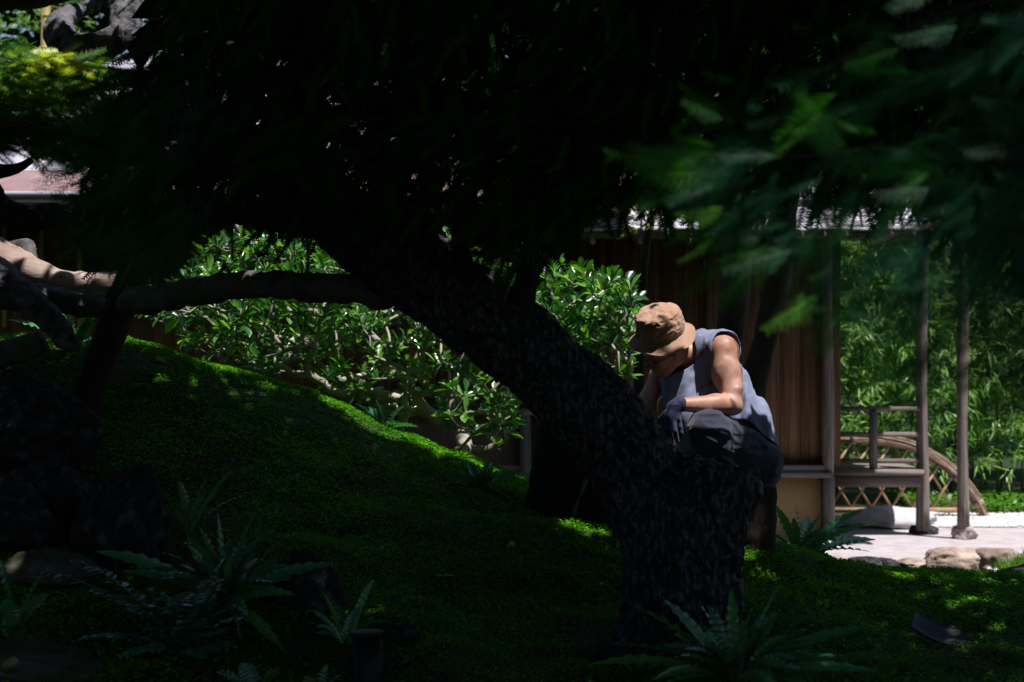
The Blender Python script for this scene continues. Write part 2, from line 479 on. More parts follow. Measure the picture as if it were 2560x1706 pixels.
def ground_z(x, y, rough=True):
    x = np.atleast_1d(np.asarray(x, float)); y = np.atleast_1d(np.asarray(y, float))
    out = np.empty(len(x))
    for a in range(0, len(x), 20000):
        xx = np.clip(x[a:a + 20000], -4.6, 4.6); yy = np.clip(y[a:a + 20000], 0, 16)
        r2 = (xx[:, None] - CP[None, :, 0]) ** 2 + (yy[:, None] - CP[None, :, 1]) ** 2
        out[a:a + 20000] = _phi(r2) @ _W[:_n] + _W[_n] + _W[_n + 1] * xx + _W[_n + 2] * yy
    m = np.clip((13.9 - y) / 1.2, 0, 1); m = m * m * (3 - 2 * m)
    out = out * m
    d = np.maximum(np.maximum(np.abs(x) - 5, 0), np.maximum(-y - 1, 0))
    k = np.clip(1 - d / 6, 0, 1); out = out * k
    if rough:
        p = np.stack([x * 1.6, y * 1.6, np.zeros(len(x))], 1)
        out = out + (fbm(p, 3) - .5) * .07 * m
        p = np.stack([x * 9, y * 9, np.zeros(len(x))], 1)
        out = out + (fbm(p, 2) - .5) * .03 * m
        p = np.stack([x * 4.2, y * 4.2, np.full(len(x), 7.)], 1)
        out = out + (fbm(p, 2) - .5) * .075 * m
    return np.where(y > 13.95, np.minimum(out, 0), out) - 0.004
def gz(x, y): return float(ground_z([x], [y])[0])

gx = np.unique(np.concatenate([-np.geomspace(5, 160, 14), np.arange(-5, 5.01, .06), np.geomspace(5, 160, 14)]))
gy = np.unique(np.concatenate([[-160, -80, -40, -20, -10, -5, -2, 0, 1, 2, 3], np.arange(3.5, 14.2, .06), [15, 17, 20, 25, 40, 80, 200, 400]]))
GX, GY = np.meshgrid(gx, gy, indexing='ij')
gv = np.stack([GX.ravel(), GY.ravel(), ground_z(GX.ravel(), GY.ravel())], 1)
ii = (np.arange(len(gx) - 1)[:, None] * len(gy) + np.arange(len(gy) - 1)[None]).ravel()
gf = np.stack([ii, ii + len(gy), ii + len(gy) + 1, ii + 1], 1)
mk_obj("ground", mk_mesh("ground", gv, gf, True), M['soil'], loc=(0, 0, 0), kind='structure')

# moss carpet: single leaves strewn over the mound
def moss(n, xr, yr, size, cull=True):
    x = RNG.uniform(*xr, n); y = RNG.uniform(*yr, n)
    px = x / y * F + 1280
    k = (px > -160) & (px < 2720)
    x, y = x[k], y[k]
    dn = fbm(np.stack([x * 3, y * 3, x * 0], 1), 3)
    k = RNG.uniform(0, 1, len(x)) < np.clip((dn - .25) * 4.5, .38, 1)
    x, y = x[k], y[k]
    z = ground_z(x, y)
    hgt = RNG.uniform(0, 1, len(x)) ** 1.5 * .022
    L = np.stack([x, y, z + hgt], 1)
    R = rand_rot(len(x), np.abs(RNG.normal(0, .55, len(x)))) * (RNG.uniform(.45, 1.5, len(x)) * size)[:, None, None]
    big = fbm(np.stack([x * 1.1, y * 1.1, x * 0 + 3], 1), 2)
    t = np.clip(RNG.normal(.36, .20, len(x)) + (dn[k] - .5) * .8 + (big - .5) * .9 + hgt * 8, 0, 1)
    return R, L, t
tv = np.array([[-.5, 0, 0], [0, -.36, .10], [.6, 0, .03], [0, .36, .10]]); tf = np.array([[0, 1, 2, 3]])
mb = MB()
for n, xr, yr, s in [(260000, (-2.6, 2.6), (5.3, 7.4), .0105), (400000, (-3.6, 3.6), (7.4, 10.0), .012), (26000, (-4, 4), (10.0, 13.5), .022)]:
    R, L, t = moss(n, xr, yr, s)
    v, f, t = scatter(tv, tf, R, L, t); mb.add(v, f, t)
mb.obj("moss", M['moss'], kind='stuff', label='bright to dark green moss carpet over the garden mound')

# ------------------------------------------------------------------ rocks
def rock_mesh(name, r, seed, n=34, sharp=1.0, flat=0):
    u = np.linspace(0, PI, n); w = np.linspace(0, 2 * PI, n * 2, endpoint=False)
    U, W = np.meshgrid(u, w, indexing='ij')
    d = np.stack([np.sin(U) * np.cos(W), np.sin(U) * np.sin(W), np.cos(U)], -1).reshape(-1, 3)
    rg = np.random.default_rng(seed)
    k = np.full(len(d), 10.0)
    for _ in range(20):
        nn = rg.normal(size=3); nn /= np.linalg.norm(nn)
        dd = rg.uniform(.62, .98)
        k = np.minimum(k, dd / np.maximum(d @ nn, 1e-3))
    k = np.minimum(k, 1.12)
    s = k * (1 + sharp * .35 * (fbm(d * 3 + seed, 3) - .5)) * (1 + .22 * (fbm(d * 8 + seed, 3) - .5))
    v = d * s[:, None] * np.array(r)
    if not flat: v[:, :2] *= (1.12 - .42 * np.clip(v[:, 2:] / r[2], -1, 1.2))
    if flat: v[:, 2] = np.minimum(v[:, 2], flat)
    m2 = n * 2
    i = np.arange(n - 1)[:, None] * m2; j = np.arange(m2)[None]; j2 = (j + 1) % m2
    f = np.stack([i + j, i + m2 + j, i + m2 + j2, i + j2], -1).reshape(-1, 4)
    return mk_mesh(name, v, f, True)
def rock(px, py, Y, r, mat, seed, label, rz=0, group=None, name='rock', flat=0, sink=.35, cat='rock', par=None):
    """px,py = centre of the stone's base in the picture, stood on the ground there"""
    c = P(px, py, Y)
    z = gz(c[0], c[1]) if par is None else c[2]
    o = mk_obj(name, rock_mesh(name, r, seed, flat=flat), mat, loc=(c[0], c[1], z + r[2] * (1 - sink) * .6))
    o.rotation_euler = (0, 0, rz)
    return tag(o, label, cat, group)

def PX(px, Y): return P(px, 0, Y)[0]
# ------------------------------------------------------------------ house behind
WY = 16.0
house = empty('timber_house', (-1.2, WY + 1.5, 0), 'dark timber house with ochre plaster base standing behind the moss mound', 'house')
b = MB(); b.box((-1.85, WY + .12, 1.6), (9.62, .10, 3.2)); b.obj('wall', M['bark_brown'], house)
x0, x1 = -6.6, 2.955
pm = {}
def plank(w, k):
    if (w, k) not in pm:
        q = MB(); rr = np.random.default_rng(k)
        q.box((0, 0, 1.12), (w - .004, .022 + .002 * k, 2.24))
        pm[(w, k)] = q.mesh('plank'); pm[(w, k)].materials.append(M['plank'])
    return pm[(w, k)]
i = 0; x = x0
while x < x1 - .05:
    o = bpy.data.objects.new('plank', plank(.19, i % 3)); COL.objects.link(o)
    o.location = (x + .095, WY + .045 + .0012 * ((i * 7) % 3), .71)
    set_parent(o, house); x += .19; i += 1
for k, (pxp, w) in enumerate([(1505, .06), (1770, .05), (2070, .07), (1020, .07), (560, .07)]):
    c = P(pxp, 0, WY); q = MB(); q.box((c[0], WY + .0, 1.85), (w, .05, 2.3)); q.obj('wall_batten', M['plank'], house)
q = MB(); q.box((-1.85, WY - .015, .675), (9.66, .11, .065)); q.obj('sill_beam', M['weathered_x'], house)
q = MB(); q.box((-1.85, WY - .045, .618), (9.68, .16, .045)); q.obj('lower_sill', M['weathered_x'], house)
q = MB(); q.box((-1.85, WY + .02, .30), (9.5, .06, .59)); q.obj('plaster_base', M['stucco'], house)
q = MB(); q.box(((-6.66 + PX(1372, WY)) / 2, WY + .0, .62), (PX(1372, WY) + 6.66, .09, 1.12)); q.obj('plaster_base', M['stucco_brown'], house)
q = MB(); q.box(((-6.66 + PX(1372, WY)) / 2, WY - .04, 1.205), (PX(1372, WY) + 6.66, .16, .05)); q.obj('sill_beam', M['weathered_x'], house)
for pxp, r in [(1313, .052), (1352, .03), (2068, .055), (640, .05), (-40, .05), (1690, .05)]:
    c = P(pxp, 0, WY); q = MB()
    hh = .60 if pxp > 1380 else 1.18
    q.tube([(c[0], WY - .07, 0), (c[0] + .004, WY - .07, hh * .5), (c[0], WY - .07, hh)], r, 14)
    q.obj('foot_post', M['weathered'], house, smooth=True)
# window wall with bamboo battens on the far left
for pxp in (8, 100, 197, 300):
    c = P(pxp, 0, WY - .1); q = MB()
    q.tube([(c[0], WY - .06, 2.0), (c[0], WY - .06, 3.0)], .021, 8); q.obj('bamboo_batten', M['bamboo_y'], house, smooth=True)
# main roof: eave sheet of copper, gutter and grey panels with seams
ex0 = -7.2; ex1 = 1.1
def slope_quad(y0, z0, y1, z1, xa, xb, th=.05):
    v = np.array([(xa, y0, z0), (xb, y0, z0), (xb, y1, z1), (xa, y1, z1), (xa, y0, z0 - th), (xb, y0, z0 - th), (xb, y1, z1 - th), (xa, y1, z1 - th)])
    f = np.array([[0, 1, 2, 3], [7, 6, 5, 4], [0, 4, 5, 1], [1, 5, 6, 2], [2, 6, 7, 3], [3, 7, 4, 0]])
    return v, f
q = MB(); q.add(*slope_quad(14.6, 3.16, 14.92, 3.35, ex0, ex1)); q.obj('eave_sheet', M['copper'], house)
q = MB(); q.tube([(ex0, 14.56, 3.135), (ex1, 14.56, 3.10)], .028, 10); q.obj('gutter_lip', M['roof'], house, smooth=True)
q = MB(); q.tube([(ex0, 14.60, 3.075), (ex1, 14.60, 3.04)], .055, 12); q.obj('gutter', M['gutter'], house, smooth=True)
q = MB(); q.box((P(30, 0, 14.6)[0], 14.64, 2.97), (.10, .08, .13)); q.obj('gutter_outlet', M['copper'], house)
q = MB(); q.box(((ex0 + ex1) / 2, 15.3, 3.06), (ex1 - ex0 - .05, 1.3, .03)); q.obj('eave_soffit', M['bark_brown'], house)
k = 0; x = ex0 - .0
while x < ex1:
    q = MB(); q.add(*slope_quad(14.93, 3.375, 19.6, 5.08, x + .005, min(x + .61, ex1) - .005)); q.obj('roof_panel', M['roof'], house)
    q = MB(); q.add(*slope_quad(14.93, 3.41, 19.6, 5.115, x - .012, x + .012, .06)); q.obj('roof_seam', M['gutter'], house)
    x += .62
q = MB(); q.add(*slope_quad(19.6, 5.10, 24.0, 3.5, ex0, ex1)); q.obj('rear_roof', M['roof'], house)
# shingled lean-to roof on the right
shm = [];
for k in range(4):
    q = MB(); q.box((0, 0, 0), (.19 - .006 * k, .32, .018 + .004 * k)); me = q.mesh('shingle'); me.materials.append(M['shingle']); shm.append(me)
pa = math.atan2(.62, 2.7); n = 0
xl, xr = P(1480, 0, 15)[0], P(2445, 0, 15)[0]
for c in range(15):
    y = 15.0 + c * .188; z = 2.86 + c * .188 * math.tan(pa)
    m_ = int((xr - xl) / .196)
    for j in range(m_):
        if n >= 300: break
        xx = xl + .098 * (c % 2) + .196 * j
        if xx > xr - .05 * c: continue
        o = bpy.data.objects.new('shingle', shm[(c * 3 + j) % 4]); COL.objects.link(o)
        o.location = (xx, y, z + .006 * ((j * 5 + c) % 3)); o.rotation_euler = (pa - .07, 0, 0)
        set_parent(o, house); n += 1
q = MB(); q.add(*slope_quad(14.95, 2.815, 17.8, 2.815 + 2.85 * math.tan(pa), xl - .1, xr + .02, .05)); q.obj('roof_board', M['weathered_x'], house)
for xx in np.arange(xl, xr, .42):
    q = MB(); q.tube([(xx, 14.9, 2.74), (xx, 17.8, 2.74 + 2.9 * math.tan(pa))], .03, 8); q.obj('rafter', M['weathered'], house, smooth=True)
q = MB(); q.tube([(xl, 16.15, 2.88), (xr, 16.15, 2.88)], .06, 10); q.obj('eave_beam', M['weathered'], house, smooth=True)

# veranda seat with rails and posts
def PX(px, Y): return P(px, 0, Y)[0]
def PZ(py, Y): return P(0, py, Y)[2]
yb = 16.2
xa, xb = PX(2084, yb), PX(2311, yb)
q = MB()
for k in range(5):
    q = MB(); q.box(((xa + xb) / 2, yb + .09 + .185 * k, PZ(1175, yb) - .0275), (xb - xa, .178, .055)); q.obj('floor_board', M['weathered_x'], house)
q = MB(); q.box(((xa + xb) / 2 - .01, yb + .055, PZ(1204, yb) - .003), (xb - xa - .03, .05, .108)); q.obj('edge_beam', M['weathered_x'], house)
for ya, yb2 in ((1018, 1029), (1082, 1094), (1149, 1160)):
    q = MB(); q.box((PX(2193, yb), yb + .10, (PZ(ya, yb) + PZ(yb2, yb)) / 2), (PX(2306 if ya < 1050 else 2300, yb) - xa, .05, PZ(ya, yb) - PZ(yb2, yb))); q.obj('rail', M['weathered_x'], house)
q = MB(); q.box((PX(2188, yb), yb + .085, (PZ(1029, yb) + PZ(1175, yb)) / 2), (.066, .066, PZ(1029, yb) - PZ(1175, yb))); q.obj('rail_post', M['weathered'], house)
def post(px, Y, r, seed, ztop, zb=.04):
    c = P(px, 0, Y); rr = np.random.default_rng(seed)
    zz = np.linspace(zb, ztop, 14)
    path = np.stack([c[0] + .008 * np.sin(zz * 2.2 + seed), np.full(14, Y), zz], 1)
    q = MB(); q.tube(path, r * (1 + .08 * np.sin(zz * 3 + seed)) * (1.08 - .05 * zz), 18, disp=lambda p: .006 * (fbm(p * [30, 30, 3], 2) - .5))
    return q.obj('post', M['weathered'], house, smooth=True)
post(2305, 16.4, .057, 1, 2.85, .05); post(2407, 16.02, .052, 2, 2.80, .12)
post(2069, 15.97, .050, 5, 2.8, .61)
rock(2312, 1326, 16.45, (.16, .14, .085), M['rock'], 3, 'flat dark footing stone under the left veranda post', cat='stone', name='footing_stone', flat=.06)
rock(2409, 1352, 16.05, (.135, .12, .13), M['rock_pink'], 4, 'pinkish rough footing stone under the right veranda post', cat='stone', name='footing_stone', flat=.09)

# patio, gravel, verge
def sheet(name, xs, ys, z, mat, **kw):
    v = []; nx = 40
    X = np.linspace(xs[0], xs[1], nx)
    edge = ys[0] + .07 * np.sin(X * 3) + .05 * np.sin(X * 7.3)
    v = np.concatenate([np.stack([X, edge, np.full(nx, z)], 1), np.stack([X, np.full(nx, ys[1]), np.full(nx, z)], 1)])
    i = np.arange(nx - 1); f = np.stack([i, i + 1, i + 1 + nx, i + nx], 1)
    return mk_obj(name, mk_mesh(name, v, f), mat, loc=(0, 0, 0), **kw)
sheet('earth_patio', (PX(1640, 14.4), 9), (14.45, 17.05), .012, M['patio'], kind='structure')
sheet('gravel_path', (PX(2250, 17), 10), (17.0, 18.3), .016, M['gravel'], kind='structure')
g = 5000
R = rand_rot(g) * RNG.uniform(.008, .02, g)[:, None, None]
Lx = RNG.uniform(PX(2270, 17), 5.6, g); Ly = RNG.uniform(16.98, 18.3, g)
ov = np.array([[1, 0, 0], [-1, 0, 0], [0, 1, 0], [0, -1, 0], [0, 0, .7], [0, 0, -.7]], float)
of = np.array([[0, 2, 4], [2, 1, 4], [1, 3, 4], [3, 0, 4], [2, 0, 5], [1, 2, 5], [3, 1, 5], [0, 3, 5]])
q = MB(); v, f, _ = scatter(ov, of, R, np.stack([Lx, Ly, np.full(g, .022)], 1)); q.add(v, f)
Lx2 = RNG.uniform(PX(2480, 13.8), 5.6, 2600); Ly2 = RNG.uniform(13.4, 14.5, 2600)
v, f, _ = scatter(ov, of, rand_rot(2600) * RNG.uniform(.01, .022, 2600)[:, None, None], np.stack([Lx2, Ly2, ground_z(Lx2, Ly2) + .012], 1)); q.add(v, f)
q.obj('pebbles', M['gravel'], kind='stuff', label='white pebbles of the gravel path')
# step stone and kerb
st = rock(2212, 1326, 17.05, (.54, .25, .17), M['rock_white'], 11, 'large pale stepping block lying under the veranda seat', name='step_stone', flat=.15, cat='stone', sink=.1)
for k, (px, py, Y, rx, rz_, mt, lb) in enumerate([
    (2065, 1400, 13.9, .16, .10, 'rock_tan', 'reddish brown round stone at the left end of the patio edge'),
    (2150, 1408, 13.95, .19, .085, 'rock', 'dark low boulder second from the left in the patio edge'),
    (2213, 1408, 14.0, .11, .07, 'rock', 'small dark stone between the boulder and the long kerb stones'),
    (2285, 1410, 14.1, .14, .065, 'rock_tan', 'small flat brown stone starting the long row of kerb stones'),
    (2385, 1432, 14.1, .31, .15, 'rock_tan', 'longest brown kerb stone with streaked face beside the patio'),
    (2492, 1432, 14.1, .19, .13, 'rock_tan', 'blocky brown kerb stone at the right end of the patio edge'),
    (2640, 1440, 14.1, .30, .11, 'rock_tan', 'brown kerb stone beyond the grass tuft at the frame edge')]):
    rock(px, py, Y, (rx, .15, rz_), M[mt], 20 + k, lb, cat='stone', name='kerb_stone', sink=.3, flat=rz_ * .8, group='stones edging the patio')

# leaf scatter helper for beds
def leaf_patch(name, n, xs, ys, size, mat, zj, label, tiltsd=.6, tpl=None):
    x = RNG.uniform(*xs, n); y = RNG.uniform(*ys, n)
    R = rand_rot(n, np.abs(RNG.normal(0, tiltsd, n))) * (RNG.uniform(.6, 1.3, n) * size)[:, None, None]
    L = np.stack([x, y, ground_z(x, y) + RNG.uniform(0, 1, n) * zj], 1)
    v, f, t = scatter(tv if tpl is None else tpl, tf, R, L, RNG.uniform(0, 1, n))
    q = MB(); q.add(v, f, t); return q.obj(name, mat, kind='stuff', label=label)
leaf_patch('ivy_bed', 4200, (PX(2290, 18.5), 7), (18.3, 20.2), .07, M['herb'], .16, 'ivy and weeds between the gravel and the bamboo')
leaf_patch('leaf_litter', 2500, (PX(2290, 18.5), 7), (18.2, 20.4), .05, M['twigs'], .03, 'dry tan leaf litter below the ivy')
gl = np.array([[0, -.06, 0], [0, .06, 0], [.25, .04, .6], [.45, 0, 1.0]])
leaf_patch('grass_tuft', 1500, (PX(2500, 13.8), PX(2760, 13.8)), (13.5, 14.2), .12, M['herb'], .01, 'bright grass at the right end of the kerb stones', tiltsd=.25, tpl=gl)
# ------------------------------------------------------------------ main leaning tree
def pw(l): return [(P(a, b, Y), r) for a, b, Y, r in l]
tr = pw([(1700, 1760, 6.62, .27), (1694, 1500, 6.62, .205), (1697, 1330, 6.62, .205), (1655, 1270, 6.62, .18)])
lb = pw([(1620, 1262, 6.62, .155), (1572, 1150, 6.62, .152), (1513, 1068, 6.6, .146), (1456, 1002, 6.6, .142), (1285, 846, 6.56, .138),
         (1185, 765, 6.52, .131), (1047, 676, 6.48, .125), (925, 600, 6.44, .112), (800, 500, 6.4, .10), (620, 380, 6.35, .085), (430, 240, 6.3, .06)])
stp = pw([(1745, 1330, 6.62, .17), (1792, 1215, 6.60, .135), (1800, 1150, 6.60, .12)])
knb = pw([(1800, 1260, 6.6, .12), (1862, 1226, 6.58, .035)])
roots = [pw([(1600, 1640, 6.55, .12), (1430, 1740, 6.3, .03)]), pw([(1790, 1660, 6.5, .12), (1960, 1740, 6.3, .03)]), pw([(1690, 1660, 6.5, .12), (1690, 1790, 6.1, .03)])]
zcut = P(0, 1166, 6.6)[2]
def tree_sdf(p):
    d = None
    for ch in (tr, lb):
        for (a, ra), (b, rb) in zip(ch[:-1], ch[1:]):
            q = cap_sdf(p, a, b, ra, rb); d = q if d is None else smin(d, q, .05)
    for ch in roots:
        d = smin(d, cap_sdf(p, ch[0][0], ch[1][0], ch[0][1] * .8, ch[1][1]), .08)
    s = None
    for (a, ra), (b, rb) in zip(stp[:-1], stp[1:]):
        q = cap_sdf(p, a, b, ra, rb); s = q if s is None else smin(s, q, .04)
    s = smin(s, cap_sdf(p, knb[0][0], knb[1][0], knb[0][1], knb[1][1]), .04)
    m = np.abs(s) < .06
    jag = np.zeros(len(p), np.float32)
    jag[m] = .09 * (fbm(p[m] * 12, 3) - .5)
    s = np.maximum(s, p[:, 2] - zcut - jag - (p[:, 0] - 0.76) * -.22)
    d = smin(d, s, .035)
    m = np.abs(d) < .05
    q = p[m]
    # plates follow the limb: compress the noise along the local run of the wood
    limb = q[:, 2] > zcut - .05
    u = np.where(limb, (q[:, 0] * .72 - q[:, 2] * .69), q[:, 2])
    w = np.where(limb, (q[:, 0] * .69 + q[:, 2] * .72), q[:, 0])
    n1 = fbm(np.stack([u * 10, w * 30, q[:, 1] * 30], 1), 3)
    n2 = vnoise(np.stack([u * 40, w * 60, q[:, 1] * 60], 1))
    lump = fbm(q * 4.5, 2)
    d[m] -= .055 * (lump - .5) + .060 * (np.abs(n1 - .5) * -2 + .45) + .016 * (n2 - .5)
    return d
v, f = surf_nets(tree_sdf, P(380, 1790, 6.95) * [1, 0, 1] + [-.1, 5.95, -.1], [1.32, 7.0, 2.95], .0095)
mt = empty('leaning_tree', P(1700, 1650, 6.62), 'dark leaning tree with rough bark, a broken stub and one thick limb crossing the garden', 'tree')
mk_obj('trunk', mk_mesh('trunk', v, f, True), M['bark'], mt)

def bark_tube(name, pts, mat, par=None, step=.02, n=36, amp=.02, fr=22, **kw):
    a = np.array([[*P(x, y, Y), r] for x, y, Y, r in pts])
    a = resample(a, step)
    t = np.gradient(a[:, :3], axis=0); 
    def dsp(p):
        return amp * 1.2 * (fbm(p * 5, 2) - .5) + amp * (.4 - 2 * np.abs(fbm(p * fr, 3) - .5))
    q = MB(); q.tube(a[:, :3], a[:, 3], n, disp=dsp)
    return q.obj(name, mat, par, smooth=True, **kw)
bark_tube('side_branch', [(1010, 690, 6.5, .075), (950, 735, 6.55, .055), (880, 726, 6.6, .052), (800, 722, 6.7, .052), (700, 712, 6.8, .048), (600, 712, 7.0, .05),
                          (480, 732, 7.3, .052), (380, 748, 7.7, .055), (290, 756, 8.2, .056), (200, 762, 8.3, .055), (90, 742, 8.3, .06), (-120, 740, 8.3, .07)], M['mosslog'], mt, amp=.030, fr=13)
for pts in ([(1000, 660, 6.45, .05), (980, 560, 6.3, .03), (900, 380, 6.1, .02), (760, 200, 5.9, .012)],
            [(1185, 765, 6.5, .06), (1150, 600, 6.4, .035), (1200, 420, 6.2, .025), (1320, 200, 6.1, .015), (1400, -80, 6.0, .01)],
            [(900, 590, 6.4, .05), (700, 560, 6.2, .03), (520, 540, 6.0, .02), (350, 600, 5.9, .008)],
            [(1047, 676, 6.5, .06), (1080, 480, 6.5, .035), (1010, 250, 6.6, .025), (1100, -60, 6.6, .02)],
            [(1300, 850, 6.5, .05), (1330, 620, 6.4, .03), (1480, 470, 6.3, .02), (1620, 360, 6.3, .01)]):
    bark_tube('branch', pts, M['bark_brown'], mt, step=.05, n=10, amp=.006)

pp = bark_tube('prop_post', [(196, 1075, 8.1, .074), (222, 985, 8.1, .075), (262, 870, 8.1, .073), (312, 740, 8.1, .070), (352, 640, 8.1, .066)], M['bark_brown'], amp=.010, fr=14,
               label='dark slanting wooden prop post standing in the moss under the long branch', cat='post')
# ------------------------------------------------------------------ dead wood on the left
bark_tube('pale_log', [(-160, 560, 8.75, .12), (-30, 640, 8.75, .115), (50, 668, 8.72, .085), (130, 700, 8.7, .058), (210, 712, 8.7, .05), (290, 706, 8.7, .048), (370, 692, 8.7, .04)],
          M['log'], amp=.032, fr=8, label='pale barkless log with a splintered pinkish end lying behind the prop post', cat='log')
bark_tube('mossy_stub', [(62, 720, 8.9, .09), (52, 660, 8.9, .088), (40, 612, 8.9, .082), (38, 604, 8.9, .06)], M['mosslog'], amp=.04, fr=16,
          label='moss covered upright stub beside the pinkish log end', cat='stump')
bark_tube('dark_bough', [(-90, 640, 8.0, .08), (0, 700, 8.0, .078), (70, 752, 8.0, .068), (130, 805, 8.0, .055), (165, 850, 8.0, .045), (200, 864, 8.0, .016)], M['bark_grey'], amp=.024, fr=9,
          label='smooth dark bough bending down to a point at the left edge', cat='branch')
bark_tube('mossy_log', [(-120, 915, 8.05, .07), (0, 888, 8.05, .064), (70, 868, 8.05, .058), (108, 850, 8.05, .05)], M['mosslog'], amp=.012, fr=12,
          label='short tan log with moss on top under the dark bough', cat='log')
tt = empty('twisted_tree', P(-300, 800, 7.8) + np.array([0, 0, -.4]), 'twisted old tree with a looped grey branch reaching in at the top left', 'tree')
bark_tube('trunk', [(-420, 1250, 7.9, .2), (-330, 800, 7.8, .17), (-260, 520, 7.7, .13), (-120, 380, 7.6, .1), (-20, 400, 7.6, .05)], M['bark_brown'], tt, step=.04, n=24)
bark_tube('looped_branch', [(330, -190, 8.1, .08), (305, -60, 8.05, .078), (318, 20, 7.95, .074), (303, 88, 7.85, .064), (236, 122, 7.8, .070), (172, 114, 7.82, .074), (146, 74, 7.9, .066), (164, 40, 8.0, .044), (214, 22, 8.15, .028), (270, 2, 8.25, .03), (330, -30, 8.3, .045)],
          M['bark_grey'], tt, step=.012, n=48, amp=.022, fr=30)
bark_tube('dark_limb', [(-200, 60, 7.5, .05), (-40, 18, 7.5, .034), (80, 8, 7.5, .024), (190, -14, 7.5, .014)], M['bark_brown'], tt, n=16)
bark_tube('dark_limb', [(-120, 380, 7.6, .07), (-40, 455, 7.6, .05), (0, 520, 7.6, .048), (70, 548, 7.6, .05), (140, 540, 7.6, .052), (195, 580, 7.6, .045), (250, 650, 7.6, .028)], M['bark_brown'], tt, n=18)
bark_tube('dark_limb', [(-60, 430, 7.6, .05), (30, 425, 7.6, .022), (80, 400, 7.6, .012)], M['bark_brown'], tt, n=10, amp=.006)
# trees close to the wall, behind the man
WALLT = []
for k, (pts, lb_) in enumerate([
    ([(1800, 1300, 13.6, .15), (1808, 1080, 13.6, .12), (1822, 900, 13.6, .11), (1838, 700, 13.6, .12), (1845, 520, 13.6, .10), (1830, 200, 13.6, .08)], 'dark upright tree trunk against the plank wall, just right of the hat'),
    ([(1868, 1300, 13.2, .12), (1872, 1090, 13.2, .10), (1885, 960, 13.2, .095), (1915, 840, 13.2, .09), (1945, 700, 13.2, .10), (1960, 520, 13.2, .10), (1990, 250, 13.3, .08)], 'dark trunk leaning right against the plank wall, behind the shirt')]):
    t = empty('wall_tree', P(*pts[0][:3]) * [1, 1, 0], lb_, 'tree')
    bark_tube('trunk', pts, M['bark_brown'], t, step=.06, n=18)
    WALLT.append((t, pts))
sl = bark_tube('seat_log', [(1892, 1385, 8.0, .082), (1896, 1300, 8.0, .078), (1900, 1216, 8.0, .075)], M['bark_brown'], amp=.012, fr=12,
               label='short upright log that the gardener perches on', cat='log')

# ------------------------------------------------------------------ stones in the moss
for a in [
    (330, 1330, 6.9, (.18, .16, .30), 'rock', 41, 'tall dark pointed rock between the two fern clumps on the left'),
    (238, 1290, 7.1, (.11, .10, .13), 'rock_red', 42, 'rust coloured rock leaning on the pointed dark rock'),
    (55, 1120, 7.7, (.28, .2, .25), 'rock', 43, 'big rough grey rock at the foot of the prop post'),
    (110, 1210, 7.3, (.24, .2, .16), 'rock', 44, 'dark knobbly rock below the big grey rock'),
    (10, 1250, 7.0, (.2, .18, .17), 'rock', 51, 'dark rock at the left frame edge above the mossy slab'),
    (90, 1380, 6.5, (.22, .13, .09), 'rock_moss', 45, 'long slab with moss on its upper edge at the left'),
    (60, 1690, 5.75, (.24, .15, .07), 'rock_moss', 46, 'mossy flat rock in the bottom left corner'),
    (540, 1400, 6.75, (.11, .09, .09), 'rock_red', 47, 'brownish rock behind the large strap fern'),
    (745, 1520, 6.5, (.15, .12, .14), 'rock', 48, 'grey pitted rock between the large fern and the small fern'),
    (1010, 1590, 6.3, (.07, .06, .05), 'rock', 49, 'small dark stone right of the black stake'),
    (1530, 1610, 6.3, (.08, .07, .06), 'rock', 50, 'small dark stone left of the trunk base'),
    (1950, 1300, 13.7, (.13, .12, .2), 'rock', 52, 'dark upright stone in front of the ochre plaster base'),
    (2640, 1490, 8.6, (.22, .2, .08), 'rock', 53, 'low dark rock at the right end of the mossy rise')]:
    rock(*a[:3], a[3], M[a[4]], a[5], a[6], sink=.2)
c = P(917, 1640, 5.75); z0 = gz(c[0], c[1]) - .1; zt = P(0, 1578, 5.75)[2]
s = empty('black_stake', (c[0], c[1], z0), 'round black plastic stake with a flat cap at the bottom of the picture', 'stake')
q = MB(); q.tube([(c[0], c[1], z0), (c[0], c[1], zt - .012)], .052, 28); q.obj('tube', M['black_plastic'], s, smooth=False)
q = MB(); q.tube([(c[0], c[1], zt - .014), (c[0], c[1], zt - .003), (c[0], c[1], zt)], [.058, .059, .054], 28); q.obj('cap', M['black_plastic'], s)
# curved tile dropped on the moss
c = P(2345, 1618, 6.9); zz = gz(c[0], c[1])
nx, ny = 14, 6
U, W = np.meshgrid(np.linspace(-1, 1, nx), np.linspace(-1, 1, ny), indexing='ij')
def tl(o): return np.stack([U * .11, W * .06, .022 * U * U + o + 0 * W], -1).reshape(-1, 3)
vv = np.vstack([tl(0), tl(.012)]); i, j = np.meshgrid(np.arange(nx - 1), np.arange(ny - 1), indexing='ij'); i = (i * ny + j).ravel()
ft = np.stack([i, i + ny, i + ny + 1, i + 1], 1); m_ = nx * ny
ed = [[k, k + 1, k + 1 + m_, k + m_] for k in range(ny - 1)] + [[(nx - 1) * ny + k + 1, (nx - 1) * ny + k, (nx - 1) * ny + k + m_, (nx - 1) * ny + k + 1 + m_] for k in range(ny - 1)]
ed += [[k * ny + ny, k * ny, k * ny + m_, k * ny + ny + m_] for k in range(nx - 1)] + [[k * ny + ny - 1, k * ny + 2 * ny - 1, k * ny + 2 * ny - 1 + m_, k * ny + ny - 1 + m_] for k in range(nx - 1)]
o = mk_obj('roof_tile', mk_mesh('roof_tile', vv, [ft[:, ::-1], ft + m_, np.array(ed)]), M['tile'], loc=(c[0], c[1], zz + .05), label='curved dark slate tile lying tilted on the moss at lower right', cat='tile')
o.rotation_euler = (math.radians(28), math.radians(20), math.radians(-14))

